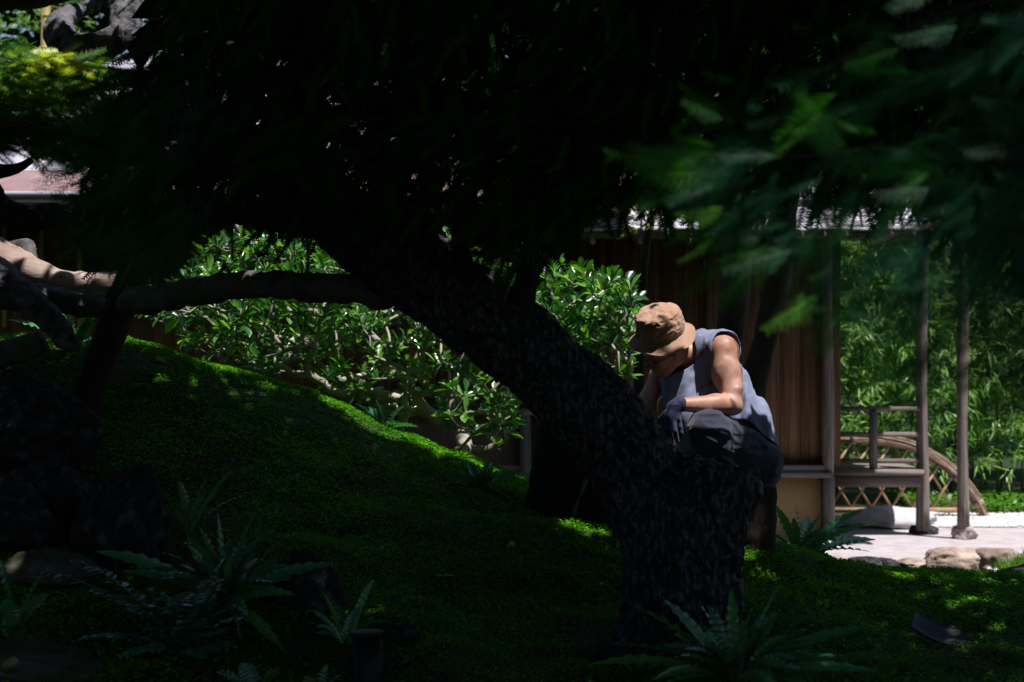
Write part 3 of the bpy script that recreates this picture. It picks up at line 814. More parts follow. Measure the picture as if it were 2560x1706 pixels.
# ------------------------------------------------------------------ bin behind the limb
bc = P(1428, 1295, 8.45); zb = gz(bc[0], bc[1]) - .02
zt = P(0, 1042, 8.45)[2]
bn = empty('garden_bin', (bc[0], bc[1], zb), 'dark green plastic garden bin with a pale rim standing behind the leaning limb', 'bin')
q = MB(); H = zt - zb
zz = np.linspace(0, 1, 12)
q.tube(np.stack([bc[0] + 0 * zz, bc[1] + 0 * zz, zb + zz * H], 1), .235 - .065 * zz + .004 * np.sin(zz * 30), 40); q.obj('body', M['bin'], bn, smooth=True)
q = MB(); a = np.linspace(0, 2 * PI, 49); q.tube(np.stack([bc[0] + .172 * np.cos(a), bc[1] + .172 * np.sin(a), zt + 0 * a], 1), .007, 8, cap=False); q.obj('rim', M['binrim'], bn, smooth=True)
# ------------------------------------------------------------------ sun shafts kept open through the crowns
SV = np.array(SUN)
SHAFTS = []
def shaft(px, py, Y, r): SHAFTS.append((P(px, py, Y), r))
for a in [(1640, 800, 8, .24), (1700, 830, 8, .2), (1800, 860, 8, .26), (1855, 940, 8.1, .24), (1890, 1040, 8.15, .2), (1780, 1000, 7.85, .18), (1765, 1070, 7.75, .24), (1780, 1130, 7.75, .14), (1700, 900, 8.05, .14),
          (1000, 1085, 9.15, .22), (1060, 1110, 9.15, .24), (1130, 1140, 9.1, .22), (940, 1055, 9.2, .18), (860, 1030, 9.25, .12), (560, 935, 9.25, .08), (330, 872, 9.2, .08), (1190, 1165, 9.0, .14), (1550, 1272, 9.15, .09), (1870, 1385, 7.9, .10), (1930, 1400, 7.7, .07),
          (300, 60, 7.9, .11), (200, 110, 7.9, .07), (150, 40, 7.9, .06), (110, 165, 7.3, .24), (30, 240, 7.3, .26), (0, 130, 7.3, .2), (200, 280, 7.3, .12), (60, 640, 8.7, .14), (30, 600, 8.9, .1), (200, 705, 8.7, .06),
          (1110, 625, 6.5, .07), (1190, 675, 6.5, .06), (1290, 745, 6.5, .05), (1450, 880, 6.6, .05), (650, 700, 6.9, .06), (820, 700, 6.7, .05), (2050, 850, 2.8, .08), (1720, 560, 2.8, .10), (1600, 420, 2.8, .09), (2160, 950, 2.8, .08), (1800, 660, 2.8, .07)]: shaft(*a)
def in_shaft(p, extra=0.0):
    k = np.zeros(len(p), bool); jt = .55 + .9 * vnoise(p * 3.1 + 5)
    for c, r in SHAFTS:
        d = p - c; t = d @ SV
        dist = np.linalg.norm(d - t[:, None] * SV, axis=1)
        k |= (t > .25) & (dist < (r + extra) * jt)
    return k

# ------------------------------------------------------------------ conifer spray templates (local X = run of the spray)
def spray_tpl(n=24, ln=.17, w=.045, fwd=.5, curve=.25, droop=.12, seed=0):
    rg = np.random.default_rng(seed); V = []; Fc = []
    for i in range(n):
        u = (i + .5) / n
        base = np.array([u, curve * (u - .5) ** 2, -droop * u * u])
        l = ln * (1 - .55 * u ** 2) * rg.uniform(.75, 1.15) * min(1, .55 + u * 2)
        for sgn in (-1, 1):
            d = np.array([fwd + rg.uniform(-.1, .1), sgn, rg.uniform(-.25, .15)]); d /= np.linalg.norm(d)
            b = len(V)
            V += [base - [w / 2, 0, 0], base + [w / 2, 0, 0], base + d * l]; Fc.append([b, b + 1, b + 2] if sgn < 0 else [b + 1, b, b + 2])
    b = len(V); V += [[0, -.006, 0], [0, .006, 0], [1, 0, -droop]]; Fc.append([b, b + 1, b + 2])
    return np.array(V), np.array(Fc)
SPR = [spray_tpl(seed=k, curve=.3 * (-1) ** k) for k in range(4)]
def fan_tpl(seed):
    """flat twice divided conifer frond"""
    rg = np.random.default_rng(seed); V = []; Fc = []
    cv = .16 * (-1) ** seed
    def ax(u): return np.array([u, cv * u * u, -.22 * u * u])
    def tri(a, b_, c_): n_ = len(V); V.extend([a, b_, c_]); Fc.append([n_, n_ + 1, n_ + 2])
    tri(np.array([0, -.008, 0]), np.array([0, .008, 0]), ax(1))
    for k in range(9):
        u = .05 + .92 * k / 9
        for s_ in (-1, 1):
            l_ = .36 * (1 - .72 * u) * rg.uniform(.75, 1.15) * min(1, .6 + u * 3); b0 = ax(u + .03 * (s_ > 0))
            d = np.array([1.0, s_ * rg.uniform(.75, 1.0), rg.uniform(-.35, -.05)]); d /= np.linalg.norm(d)
            pr_ = np.array([-d[1], d[0], 0]); e_ = b0 + d * l_
            tri(b0 - pr_ * .007, b0 + pr_ * .007, e_)
            m_ = max(2, int(l_ / .05))
            for j in range(m_):
                v0 = b0 + d * l_ * (j + .4) / m_; nl = .052 * (1 - .5 * j / m_) * rg.uniform(.8, 1.2)
                for q_ in (-1, 1):
                    dd = d * .9 + pr_ * q_ * .7 + [0, 0, rg.uniform(-.2, .1)]; dd /= np.linalg.norm(dd)
                    tri(v0 - d * .0055, v0 + d * .0055, v0 + dd * nl)
    return np.array(V), np.array(Fc)
FEA = [fan_tpl(k) for k in range(5)]

def sprays(tpls, L, D, size, tint, roll=None):
    q = MB()
    pick = RNG.integers(0, len(tpls), len(L))
    roll = RNG.normal(0, .6, len(L)) if roll is None else roll
    R = look_rot(D, roll) * size[:, None, None]
    for k, (a, b) in enumerate(tpls):
        m = pick == k
        if m.any():
            v, f, t = scatter(a, b, R[m], L[m], tint[m]); q.add(v, f, t)
    return q

# lower edge of the hanging dark crown, in picture terms, sampled in its own depth
EDGE = np.array([(60, 60), (130, 280), (190, 470), (240, 640), (330, 700), (420, 640), (560, 590), (700, 600), (760, 640), (860, 600), (960, 640), (1080, 560), (1150, 570), (1230, 650), (1310, 720),
                 (1350, 750), (1400, 620), (1500, 590), (1600, 545), (1700, 575), (1850, 640), (1960, 600), (2010, 550), (2100, 535), (2250, 570), (2400, 630), (2480, 680), (2700, 760)])
EDGE[:, 1] -= 15
def crown_pts(n, ylo, yhi, x0=60, x1=2680, top=-420, shift=0):
    px = RNG.uniform(x0, x1, n); Y = RNG.uniform(ylo, yhi, n)
    eb = np.interp(px, EDGE[:, 0], EDGE[:, 1]) - shift
    py = top + (eb - top) * RNG.uniform(0, 1, n) ** .85
    jag = 70 * (vnoise(np.stack([px / 45, Y * 3, px * 0], 1)) - .75)
    py = np.minimum(py, eb + jag)
    k = px > np.interp(py, [-400, 0, 100, 170, 250, 330, 450, 700], [430, 430, 400, 370, 310, 270, 230, 240]) + RNG.normal(0, 30, n)
    px, py, Y = px[k], py[k], Y[k]
    return np.stack([(px - 1280) / F * Y, Y, CZ - (py - 853) / F * Y], 1), px, py
n = 9600
L, px, py = crown_pts(n, 5.6, 7.7, shift=60)
k = ~in_shaft(L)
L, px, py = L[k], px[k], py[k]
D = np.stack([RNG.normal(-.38, .4, len(L)), RNG.normal(-.1, .4, len(L)), RNG.normal(-.7, .35, len(L))], 1)
q = sprays(SPR, L, D, RNG.uniform(.13, .25, len(L)), np.clip(RNG.normal(.45, .25, len(L)), 0, 1), RNG.uniform(0, PI, len(L)))
q.obj('crown', M['conifer'], mt)
# inner, coarser foliage further back in the same crown
n = 7000
L, px, py = crown_pts(n, 6.2, 8.0, 250, 2600, shift=150)
# sparse window at upper left where bright roof glints through
hole = fbm(np.stack([px / 60, py / 60, px * 0], 1), 2)
k = ~in_shaft(L) & ~((px < 1000) & (py > 120) & (hole > .54)) & ~((px > 1650) & (py > 60) & (hole > .66))
L = L[k]
lv = np.array([[-.5, 0, 0], [0, -.3, .12], [.55, 0, 0], [0, .3, .12]]); lf = np.array([[0, 1, 2, 3]])
v, f, t = scatter(lv, lf, rand_rot(len(L)) * RNG.uniform(.10, .2, len(L))[:, None, None], L, RNG.uniform(0, 1, len(L)))
q = MB(); q.add(v, f, t); q.obj('inner_foliage', M['canopy'], mt)

# feathery fringe at the left (nearer, soft)
lt = empty('drooping_conifer', P(-900, 1500, 4.6) * [1, 1, 0] + [0, 0, .5], 'conifer with dark green feathery sprays drooping over the prop post at left', 'tree')
bark_tube('trunk', [(-900, 1900, 4.6, .12), (-880, 1000, 4.6, .10), (-820, 300, 4.6, .08), (-780, -300, 4.6, .06)], M['bark_brown'], lt, step=.08, n=14)
bark_tube('branch', [(-820, 500, 4.6, .03), (-300, 330, 4.9, .016), (150, 330, 5.1, .009), (420, 470, 5.2, .003)], M['bark_brown'], lt, step=.08, n=8, amp=.002)
tip = np.array([(180, 360), (210, 300), (250, 480), (190, 620), (220, 650), (290, 680), (330, 640), (370, 700), (390, 660), (430, 560), (300, 560), (340, 480), (150, 470), (260, 380), (400, 420), (480, 600), (120, 400), (330, 330), (430, 300)], float)
m_ = 260
tp = tip[RNG.integers(0, len(tip), m_)] + RNG.normal(0, 32, (m_, 2)) + [50, -50]
Y = RNG.uniform(4.9, 5.6, m_)
L = np.stack([(tp[:, 0] - 1280) / F * Y, Y, CZ - (tp[:, 1] - 853) / F * Y], 1)
D = np.stack([RNG.normal(-.7, .2, m_), RNG.normal(-.1, .2, m_), RNG.normal(-.75, .2, m_)], 1)
q = sprays(FEA, L, D, RNG.uniform(.09, .17, m_), RNG.uniform(.0, .55, m_), RNG.normal(1.3, .6, m_)); q.obj('foliage', M['conifer_r'], lt)

# ------------------------------------------------------------------ soft foreground conifer at the right
rt = empty('near_conifer', P(3400, 1700, 2.9) * [1, 1, 0] + [0, 0, .35], 'out of focus conifer boughs with feathery green sprays hanging in from the right', 'tree')
bark_tube('trunk', [(3400, 2900, 2.9, .10), (3380, 1500, 2.9, .08), (3330, 300, 2.9, .07), (3300, -900, 2.9, .05)], M['bark_brown'], rt, step=.06, n=14)
for pts in ([(3330, 500, 2.9, .016), (2900, 450, 2.9, .008), (2560, 402, 2.85, .0048), (2350, 388, 2.85, .0042), (2180, 375, 2.85, .0038), (1950, 395, 2.82, .003), (1720, 385, 2.8, .002)],
            [(3320, -200, 3.0, .014), (2700, -60, 3.0, .006), (2300, 60, 3.0, .004), (2000, 200, 3.0, .002)],
            [(3360, 900, 2.8, .012), (2800, 640, 2.8, .006), (2400, 560, 2.8, .003), (2150, 620, 2.8, .002)]):
    bark_tube('branch', pts, M['bark_brown'], rt, step=.03, n=8, amp=.001)
# plume roots and tips in picture terms
PL = []
for (ax, ay, bx, by, w, n_) in [
    (1980, 370, 1530, 400, 40, 24), (1900, 420, 1560, 460, 35, 14), (1980, 480, 1690, 560, 45, 22), (2020, 560, 1790, 680, 40, 20), (1950, 330, 1750, 230, 40, 6), (2250, 420, 1980, 300, 60, 14),
    (2120, 620, 1990, 770, 35, 14), (2330, 560, 2020, 740, 50, 22), (2300, 700, 2030, 820, 45, 20), (2400, 640, 2100, 930, 50, 24), (2480, 760, 2200, 960, 55, 20),
    (2560, 820, 2330, 940, 60, 16), (2600, 600, 2380, 820, 70, 22), (2620, 420, 2300, 560, 80, 26), (2500, 380, 2150, 450, 70, 24), (2400, 200, 2050, 260, 70, 16), (2620, 150, 2300, 220, 90, 18),
    (2500, 60, 2150, 110, 80, 12), (2640, 280, 2460, 260, 60, 12), (2660, 900, 2480, 1020, 50, 10), (2640, 740, 2500, 880, 60, 12), (2250, 470, 2010, 620, 50, 18), (2620, 20, 2450, 60, 60, 8), (2200, 200, 1870, 300, 50, 7), (2640, 500, 2450, 700, 80, 22), (2660, 650, 2480, 850, 70, 20), (2500, 450, 2280, 640, 60, 16), (2660, 820, 2520, 980, 50, 12), (2330, 520, 2150, 760, 50, 16), (2400, 560, 2230, 860, 50, 16), (2480, 600, 2300, 800, 60, 14)]:
    for _ in range(max(2, int(n_ * 2.0))):
        a = np.array([ax, ay]) + RNG.normal(0, w, 2); b_ = np.array([bx, by]) + RNG.normal(0, w, 2)
        s = RNG.uniform(-.1, .66)
        PL.append((a + (b_ - a) * s, b_ - a, s))
Y = RNG.uniform(2.5, 3.3, len(PL))
L = np.array([P(p[0][0], p[0][1], y) for p, y in zip(PL, Y)])
D = np.array([[p[1][0], RNG.normal(0, 90), -p[1][1] - 60 + RNG.normal(0, 60)] for p in PL]); D /= np.linalg.norm(D, axis=1)[:, None]
ti = np.array([np.clip(.20 + p[2] * 1.0 + RNG.normal(0, .12) - (p[0][0] - 1900) / 2600, 0, 1) for p in PL])  # lighter tips: young growth plus painted sunlight; right side tinted darker
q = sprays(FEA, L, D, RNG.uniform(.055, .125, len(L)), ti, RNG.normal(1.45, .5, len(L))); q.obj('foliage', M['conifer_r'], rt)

# ------------------------------------------------------------------ yew sprays at the upper left, one tip painted as if sunlit
yt = empty('yew', P(-500, 900, 7.4) * [1, 1, 0] + [0, 0, 1.2], 'green yew with layered flat sprays and one tip coloured sunlit yellow at the left edge', 'tree')
bark_tube('trunk', [(-500, 1300, 7.4, .1), (-460, 700, 7.4, .08), (-420, 100, 7.4, .05)], M['bark_brown'], yt, step=.08, n=12)
bark_tube('branch', [(-440, 300, 7.4, .03), (-150, 260, 7.4, .02), (100, 230, 7.3, .01), (260, 280, 7.3, .004)], M['bark_brown'], yt, step=.05, n=8, amp=.002)
n = 2800
px = RNG.uniform(-260, 430, n); py = 110 + RNG.uniform(0, 1, n) * 260 + np.clip(px, 0, 400) * .2
k = RNG.uniform(0, 1, n) < np.clip(1.25 - px / 420, .25, 1); px, py = px[k], py[k]; n = len(px)
Y = RNG.uniform(7.0, 7.7, n)
L = np.stack([(px - 1280) / F * Y, Y, CZ - (py - 853) / F * Y], 1)
D = np.stack([RNG.normal(.7, .35, n), RNG.normal(-.35, .4, n), RNG.normal(-.12, .2, n)], 1)
ti = np.clip(RNG.normal(.35, .2, n), 0, .75); ti[(py < 185) & (px > 60) & (px < 170)] = 1  # tint patch paints a sun highlight on one tip
YW = [spray_tpl(24, .22, .045, .45, .15 * (-1) ** k, .12, k) for k in range(3)]
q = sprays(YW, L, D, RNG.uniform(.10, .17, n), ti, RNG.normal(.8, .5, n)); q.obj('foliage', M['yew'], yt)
# young shoots scattered under the crown near the limb
cc = np.array([(1270, 560), (1290, 590), (1300, 520), (1160, 500), (1165, 480), (1440, 380), (1480, 410), (1310, 580), (960, 600)], float)
cc = cc[RNG.integers(0, len(cc), 34)] + RNG.normal(0, 16, (34, 2)); Y = RNG.uniform(8.6, 9.2, 34)
L = np.stack([(cc[:, 0] - 1280) / F * Y, Y, CZ - (cc[:, 1] - 853) / F * Y], 1)
D = np.stack([RNG.normal(-.5, .4, 34), RNG.normal(-.4, .3, 34), RNG.normal(-.4, .3, 34)], 1)
sprays(YW, L, D, RNG.uniform(.10, .15, 34), np.full(34, .6)).obj('young_shoots', M['yew'], mt)

# ------------------------------------------------------------------ shade trees overhead (outside the frame)
def leaf_cloud(L, size, tint=None):
    v, f, t = scatter(lv, lf, rand_rot(len(L), np.abs(RNG.normal(0, .5, len(L)))) * (RNG.uniform(.7, 1.3, len(L)) * size)[:, None, None], L, RNG.uniform(0, 1, len(L)) if tint is None else tint)
    q = MB(); q.add(v, f, t); return q
def canopy_tree(x0, x1, y0, y1, z0, z1, n, size, trunk, label, lim=True):
    t = empty('shade_tree', (trunk[0], trunk[1], 0), label, 'tree')
    p = np.stack([RNG.uniform(x0, x1, n), RNG.uniform(y0, y1, n), RNG.uniform(z0, z1, n)], 1)
    if lim:
        w = .5 * (vnoise(np.stack([p[:, 0] * 1.3, p[:, 2] * .5, p[:, 0] * 0], 1)) - .5)
        p = p[p[:, 1] < 9.62 - .30 * (p[:, 2] - 1.6) + w + np.where(p[:, 0] < -.7, .25, 0)]
    p = p[~in_shaft(p, .06)]
    leaf_cloud(p, size).obj('crown', M['canopy'], t)
    q = MB(); a = resample(np.array([[trunk[0], trunk[1], 0, .3], [trunk[0] + .2, trunk[1], 2.5, .24], [(x0 + x1) / 2, (y0 + y1) / 2, z1, .1]]), .2)
    q.tube(a[:, :3], a[:, 3], 14); q.obj('trunk', M['bark_brown'], t, smooth=True)
canopy_tree(-9, -1, -8, 2, 4.6, 7.2, 6500, .20, (-4.5, -4), 'unseen shade tree added to the left behind the viewer')  # this and the next are added behind the viewer to darken the skylight
canopy_tree(-1, 8, -8, 2, 4.6, 7.2, 7500, .20, (4.5, -4), 'unseen shade tree added to the right behind the viewer')
canopy_tree(-9, -2, 2, 9.3, 4.15, 6.6, 16500, .18, (-5.5, 4), 'tall shade tree over the left side of the mound')
canopy_tree(-2, 4, 2, 9.3, 4.15, 6.6, 16500, .18, (5.2, 3.4), 'tall shade tree over the middle of the mound')
canopy_tree(4, 9.5, 2, 11, 4.4, 6.6, 8500, .18, (6.8, 6), 'tall shade tree over the right side of the mound')
p = RNG.normal(0, .055, (420, 3)) * [1, 1, 1.5] + [1.10, 7.51, 4.25]  # leaf ball added above the frame to keep sun off the bin
leaf_cloud(p, .07).obj('bin_shade_foliage', M['canopy'], mt)
for (t_, pts_), nn_ in zip(WALLT, (5000, 5000)):  # crowns added above the frame to shade the trunks by the wall
    cx = P(*pts_[-1][:3])[0]
    p = np.stack([RNG.uniform(cx - 1.9, cx + 1.0, nn_), RNG.uniform(11.0, 13.7, nn_), RNG.uniform(4.5, 6.2, nn_)], 1)
    leaf_cloud(p, .17).obj('crown', M['canopy'], t_)
canopy_tree(-3.2, 2.6, 1.5, 5.4, 4.0, 5.2, 8000, .16, (-3.9, 2.2), 'low unseen shade tree added over the nearest ferns')  # added to stop stray sun spots on the nearest ground
# thin dappling foliage above the shrubs
canopy_tree(-5.5, 4.5, 8.2, 12.5, 4.7, 6.2, 600, .14, (-6.2, 11.2), 'thin leafed tree whose boughs dapple the shrubs', lim=False)

# ------------------------------------------------------------------ shrubs with spoon shaped leaves
def grow(base, tips, bias=.65):
    base = np.array(base, float)
    order = np.argsort(np.linalg.norm(tips - base, axis=1))
    N = [base]; par = [-1]; own = []
    rg = np.random.default_rng(3)
    for t in tips[order]:
        A = np.array(N)
        d = np.linalg.norm(A - t, axis=1)
        back = np.linalg.norm(A - base, axis=1)
        sc_ = d + bias * back * .35 + .5 * np.maximum(0, (A[:, 2] - t[2]))
        i = int(np.argmin(sc_))
        a = A[i]; L_ = np.linalg.norm(t - a); k = max(2, int(L_ / .07))
        off = rg.normal(0, .10 * L_, 3); off[2] -= .05 * L_
        prev = i
        for j in range(1, k + 1):
            u = j / k
            N.append(a + (t - a) * u + off * math.sin(PI * u) + rg.normal(0, .006, 3)); par.append(prev); prev = len(N) - 1
        own.append(prev)
    N = np.array(N); w = np.zeros(len(N))
    for e in own: w[e] += 1
    for i in range(len(N) - 1, 0, -1): w[par[i]] += w[i]
    return N, np.array(par), w, np.array(own)
def branches_mesh(N, par, w, r0=.0036, ex=.43, n=6, rmax=.06):
    """each chain of nodes becomes one tapering tube"""
    q = MB(); kids = {}
    for i, p in enumerate(par):
        if p >= 0: kids.setdefault(p, []).append(i)
    rad = np.minimum(r0 * w ** ex, rmax)
    st = [(0, c) for c in kids.get(0, [])]
    while st:
        a, c = st.pop(); ch = [a, c]
        while c in kids:
            ks = sorted(kids[c], key=lambda k: -w[k])
            for k in ks[1:]: st.append((c, k))
            c = ks[0]; ch.append(c)
        r = rad[ch].copy(); r[0] = r[1]
        q.tube(N[ch], r, n if r.max() < .015 else 10)
    return q
def obovate(ln=1.0, w=.36, n=5, cup=.08, seed=0):
    V = []; rg = np.random.default_rng(seed)
    us = np.linspace(0, 1, n + 1)
    prof = [.05, .30, .66, .95, .85, .0]
    for u, p in zip(us, prof):
        z = -.14 * u * u + .05 * u
        V += [[u, -w / 2 * p, z + cup * p], [u, 0, z], [u, w / 2 * p, z + cup * p]]
    Fc = []
    for i in range(n):
        a = i * 3
        Fc += [[a, a + 3, a + 4, a + 1], [a + 1, a + 4, a + 5, a + 2]]
    return np.array(V) * ln, np.array(Fc)
LT, LF = obovate()
LM = []
for k in range(5):
    a, b_ = obovate(1, .32 + .03 * k, cup=.05 + .02 * k)
    me = mk_mesh('leaf', a, b_, True); me.materials.append(M['shrub_leaf_one']); LM.append(me)
def shrub(name, base, poly, Yr, ntips, label, nlead=300, zmin=None, lpt=9):
    poly = np.array(poly, float)
    def inside(x, y):
        c = np.zeros(len(x), bool); j = len(poly) - 1
        for i in range(len(poly)):
            xi, yi = poly[i]; xj, yj = poly[j]
            c ^= ((yi > y) != (yj > y)) & (x < (xj - xi) * (y - yi) / (yj - yi + 1e-9) + xi); j = i
        return c
    T = []
    while len(T) < ntips:
        x = RNG.uniform(poly[:, 0].min(), poly[:, 0].max(), 50); y = RNG.uniform(poly[:, 1].min(), poly[:, 1].max(), 50)
        for a, b_ in zip(x[inside(x, y)], y[inside(x, y)]):
            Y = RNG.uniform(*Yr); p = P(a, b_, Y)
            if b_ > 860 and RNG.uniform() < .45: continue
            if p[2] > gz(p[0], p[1]) + .12: T.append(p)
    T = np.array(T[:ntips])
    s = empty(name, base, label, 'shrub')
    N, par, w, own = grow(base, T)
    branches_mesh(N, par, w).obj('branches', M['shrub_wood'], s, smooth=True)
    L, D = [], []
    for e in own:
        t = N[e]; g = t - N[par[e]]; g /= np.linalg.norm(g) + 1e-9
        g = g + [0, 0, .35]; g /= np.linalg.norm(g)
        for k in range(lpt):
            a = 2.4 * k + RNG.uniform(0, .5)
            u = np.cross(g, [1, .3, 0]); u /= np.linalg.norm(u); v_ = np.cross(g, u)
            sp = RNG.uniform(.5, 1.25)
            d = g * (1.1 - .5 * sp) + (u * math.cos(a) + v_ * math.sin(a)) * sp
            L.append(t - g * .006 * k); D.append(d)
    L = np.array(L); D = np.array(D); sz = RNG.uniform(.05, .13, len(L)) * RNG.uniform(.8, 1.05, len(L))
    order = np.argsort(L[:, 1] - sz * 6)
    near = order[:nlead]; far = order[nlead:]
    rl = RNG.normal(0, .5, len(L)); R = look_rot(D, rl)
    for i in near:
        o = bpy.data.objects.new('leaf', LM[i % 5]); COL.objects.link(o)
        Mx = Matrix(R[i].tolist()).to_4x4() @ Matrix.Scale(float(sz[i]), 4); Mx.translation = Vector(L[i] - np.array(base))
        o.parent = s; o.matrix_local = Mx
    v, f, t = scatter(LT, LF, R[far] * sz[far][:, None, None], L[far], RNG.uniform(0, 1, len(far)))
    q = MB(); q.add(v, f, t); q.obj('foliage', M['shrub_leaf'], s, smooth=True, kind='stuff')
b = P(1085, 1130, 10.2); b[2] = gz(b[0], b[1]) - .03
shrub('broadleaf_shrub', b, [(330, 770), (440, 700), (520, 610), (640, 580), (820, 600), (960, 650), (1120, 590), (1240, 620), (1330, 760), (1345, 960), (1300, 1060), (1240, 1120), (1180, 1080), (1060, 1060), (960, 1040), (860, 990), (760, 950), (640, 920), (470, 870)],
      (9.6, 11.2), 640, 'wide glossy broadleaf shrub with many pale twisting stems beyond the mound', lpt=9)
b = P(1450, 1120, 10.3); b[2] = gz(b[0], b[1]) - .03
shrub('broadleaf_shrub', b, [(1330, 700), (1400, 650), (1480, 690), (1590, 680), (1600, 800), (1580, 950), (1480, 1000), (1340, 880)], (9.6, 10.6), 160,
      'smaller glossy shrub between the leaning limb and the tan hat', nlead=220)
# long twig poking up behind the hat
# ------------------------------------------------------------------ ferns
def frond_mesh(B, T, arch, w, seed, wav=.55, n=38):
    rg = np.random.default_rng(seed)
    B = np.array(B, float); T = np.array(T, float)
    Cc = (B + T) / 2 + np.array([0, 0, arch]) + (B - T) * .15
    u = np.linspace(0, 1, n)[:, None]
    pth = (1 - u) ** 2 * B + 2 * u * (1 - u) * Cc + u * u * T
    t, _, _ = frames(pth)
    side = np.cross(t, [0, 0, 1.0]) + rg.normal(0, .5, 3) + np.array([0, 0, rg.choice([-.5, .5])]); side -= t * (side * t).sum(1)[:, None]; side /= np.linalg.norm(side, axis=1)[:, None] + 1e-9
    nn = np.cross(side, t); u = u[:, 0]
    prof = np.minimum(1, .25 + u * 3) * np.minimum(1, ((1 - u) * 3.6) ** .7 + .03)
    ph = rg.uniform(0, 6)
    V = []
    for s, cu in ((-1, .16), (-.55, .02), (0, -.05), (.55, .02), (1, .16)):
        wv = wav * np.sin(u * 72 + ph + s * 1.3) * abs(s) * .45
        ww = w * prof * (1 + .16 * np.sin(u * 60 + ph * s) * abs(s))
        V.append(pth + side * (s * ww)[:, None] + nn * ((cu + wv) * ww)[:, None])
    V = np.stack(V, 1).reshape(-1, 3)
    i, j = np.meshgrid(np.arange(n - 1), np.arange(4), indexing='ij'); i = (i * 5 + j).ravel()
    return mk_mesh('frond', V, np.stack([i, i + 1, i + 6, i + 5], 1), True)
def pinnate_mesh(B, T, arch, ln, seed, n=20):
    rg = np.random.default_rng(seed)
    B = np.array(B, float); T = np.array(T, float); Cc = (B + T) / 2 + np.array([0, 0, arch])
    u = np.linspace(0, 1, 12)[:, None]; pth = (1 - u) ** 2 * B + 2 * u * (1 - u) * Cc + u * u * T
    q = MB(); q.tube(pth, np.linspace(.003, .0012, 12), 5)
    u = np.linspace(.12, .99, n)[:, None]; pp_ = (1 - u) ** 2 * B + 2 * u * (1 - u) * Cc + u * u * T
    t = np.gradient(pp_, axis=0); t /= np.linalg.norm(t, axis=1)[:, None]
    side = np.cross(t, [0, 0, 1.0]); side /= np.linalg.norm(side, axis=1)[:, None]
    tl_ = np.array([[0, -.08, 0], [.35, -.19, .03], [.75, -.15, 0], [1, 0, -.08], [.7, .13, 0], [.3, .15, .03], [0, .08, 0]])
    fl = np.array([[0, 1, 5, 6], [1, 2, 4, 5]]); f3 = np.array([[2, 3, 4]])
    for s in (-1, 1):
        d = side * s + t * .35 + np.array([0, 0, -.12]) + rg.normal(0, .08, (n, 3))
        R = look_rot(d, rg.normal(0, .25, n)) * (ln * (1 - (u[:, 0] - .4) ** 2 * 1.6))[:, None, None]
        v, f, _ = scatter(tl_, fl, R, pp_); q.add(v, f)
        v, f, _ = scatter(tl_, f3, R, pp_); q.add(v, f)
    return q.mesh('frond', True)
fs = [100]
def fern(base, tips, nrand, rl, label, w=.026, name='strap_fern', mat='fern', pin=False, spread=(0, 2 * PI), tilt=(.3, 1.3)):
    """base px,py,Y ; tips in px,py,Y offsets"""
    c = P(*base); c[2] = gz(c[0], c[1]) - .01
    e = empty(name, c, label, 'fern')
    def mk(T, arch, ww):
        fs[0] += 1
        me = pinnate_mesh(c, T, arch, ww, fs[0]) if pin else frond_mesh(c + RNG.normal(0, .012, 3) * [1, 1, 0], T, arch, ww, fs[0])
        mk_obj('frond', me, M[mat], e)
    for (tx, ty, dY) in tips:
        T = P(tx, ty, base[2] + dY); mk(T, .05 + .12 * np.linalg.norm((T - c)[:2]), w * RNG.uniform(.85, 1.15))
    for _ in range(nrand):
        a = RNG.uniform(*spread); ti_ = RNG.uniform(*tilt); l_ = rl * RNG.uniform(.6, 1.1)
        T = c + np.array([math.cos(a) * math.sin(ti_), math.sin(a) * math.sin(ti_) * .8, math.cos(ti_)]) * l_
        g_ = gz(T[0], T[1]); T[2] = max(T[2], g_ + .015)
        mk(T, l_ * (.18 + .2 * math.sin(ti_)), w * RNG.uniform(.75, 1.1))
fern((560, 1475, 6.35), [(672, 1212, .0), (545, 1283, .05), (735, 1332, .1), (842, 1410, 0), (738, 1488, -.1), (465, 1345, -.05), (240, 1380, .1), (300, 1430, -.1), (720, 1645, -.35), (600, 1600, -.3), (430, 1440, -.15), (330, 1400, .15), (850, 1462, .15), (480, 1580, -.3), (620, 1540, -.35), (700, 1400, .25)],
     66, .32, 'largest strap fern with wavy fronds, in the lower left shade', w=.0215, tilt=(.45, 1.5))
fern((470, 1560, 6.0), [(190, 1400, .1), (240, 1480, 0), (300, 1640, -.15), (420, 1700, -.15), (560, 1700, -.1), (180, 1600, 0), (80, 1420, .1), (600, 1620, 0), (380, 1560, 0), (520, 1640, -.1)], 16, .34,
     'fern with rows of narrow leaflets spreading below the largest strap fern', w=.068, name='leaflet_fern', mat='fern2', pin=True)
fern((40, 1560, 5.9), [(120, 1420, 0), (0, 1400, .1), (90, 1640, -.1), (-60, 1450, 0)], 6, .22, 'dark broad fern at the left frame edge', w=.028)
fern((470, 1300, 7.2), [(448, 1205, 0), (585, 1172, 0), (395, 1222, 0), (520, 1190, .1), (610, 1240, .1)], 4, .20, 'small upright fern between the pointed rock and the open moss', w=.017)
fern((860, 1600, 6.15), [(935, 1448, 0), (900, 1518, 0), (805, 1478, 0), (935, 1545, 0), (830, 1500, .1)], 5, .18, 'narrow fern just behind the black stake', w=.012)
fern((1200, 1205, 8.5), [(1110, 1205, -.1), (1315, 1290, -.2), (1260, 1300, -.2), (1300, 1195, .1), (1150, 1180, 0), (1290, 1240, -.1), (1230, 1165, .1)], 7, .17, 'bluish fern on the crest beside the green bin', w=.028)
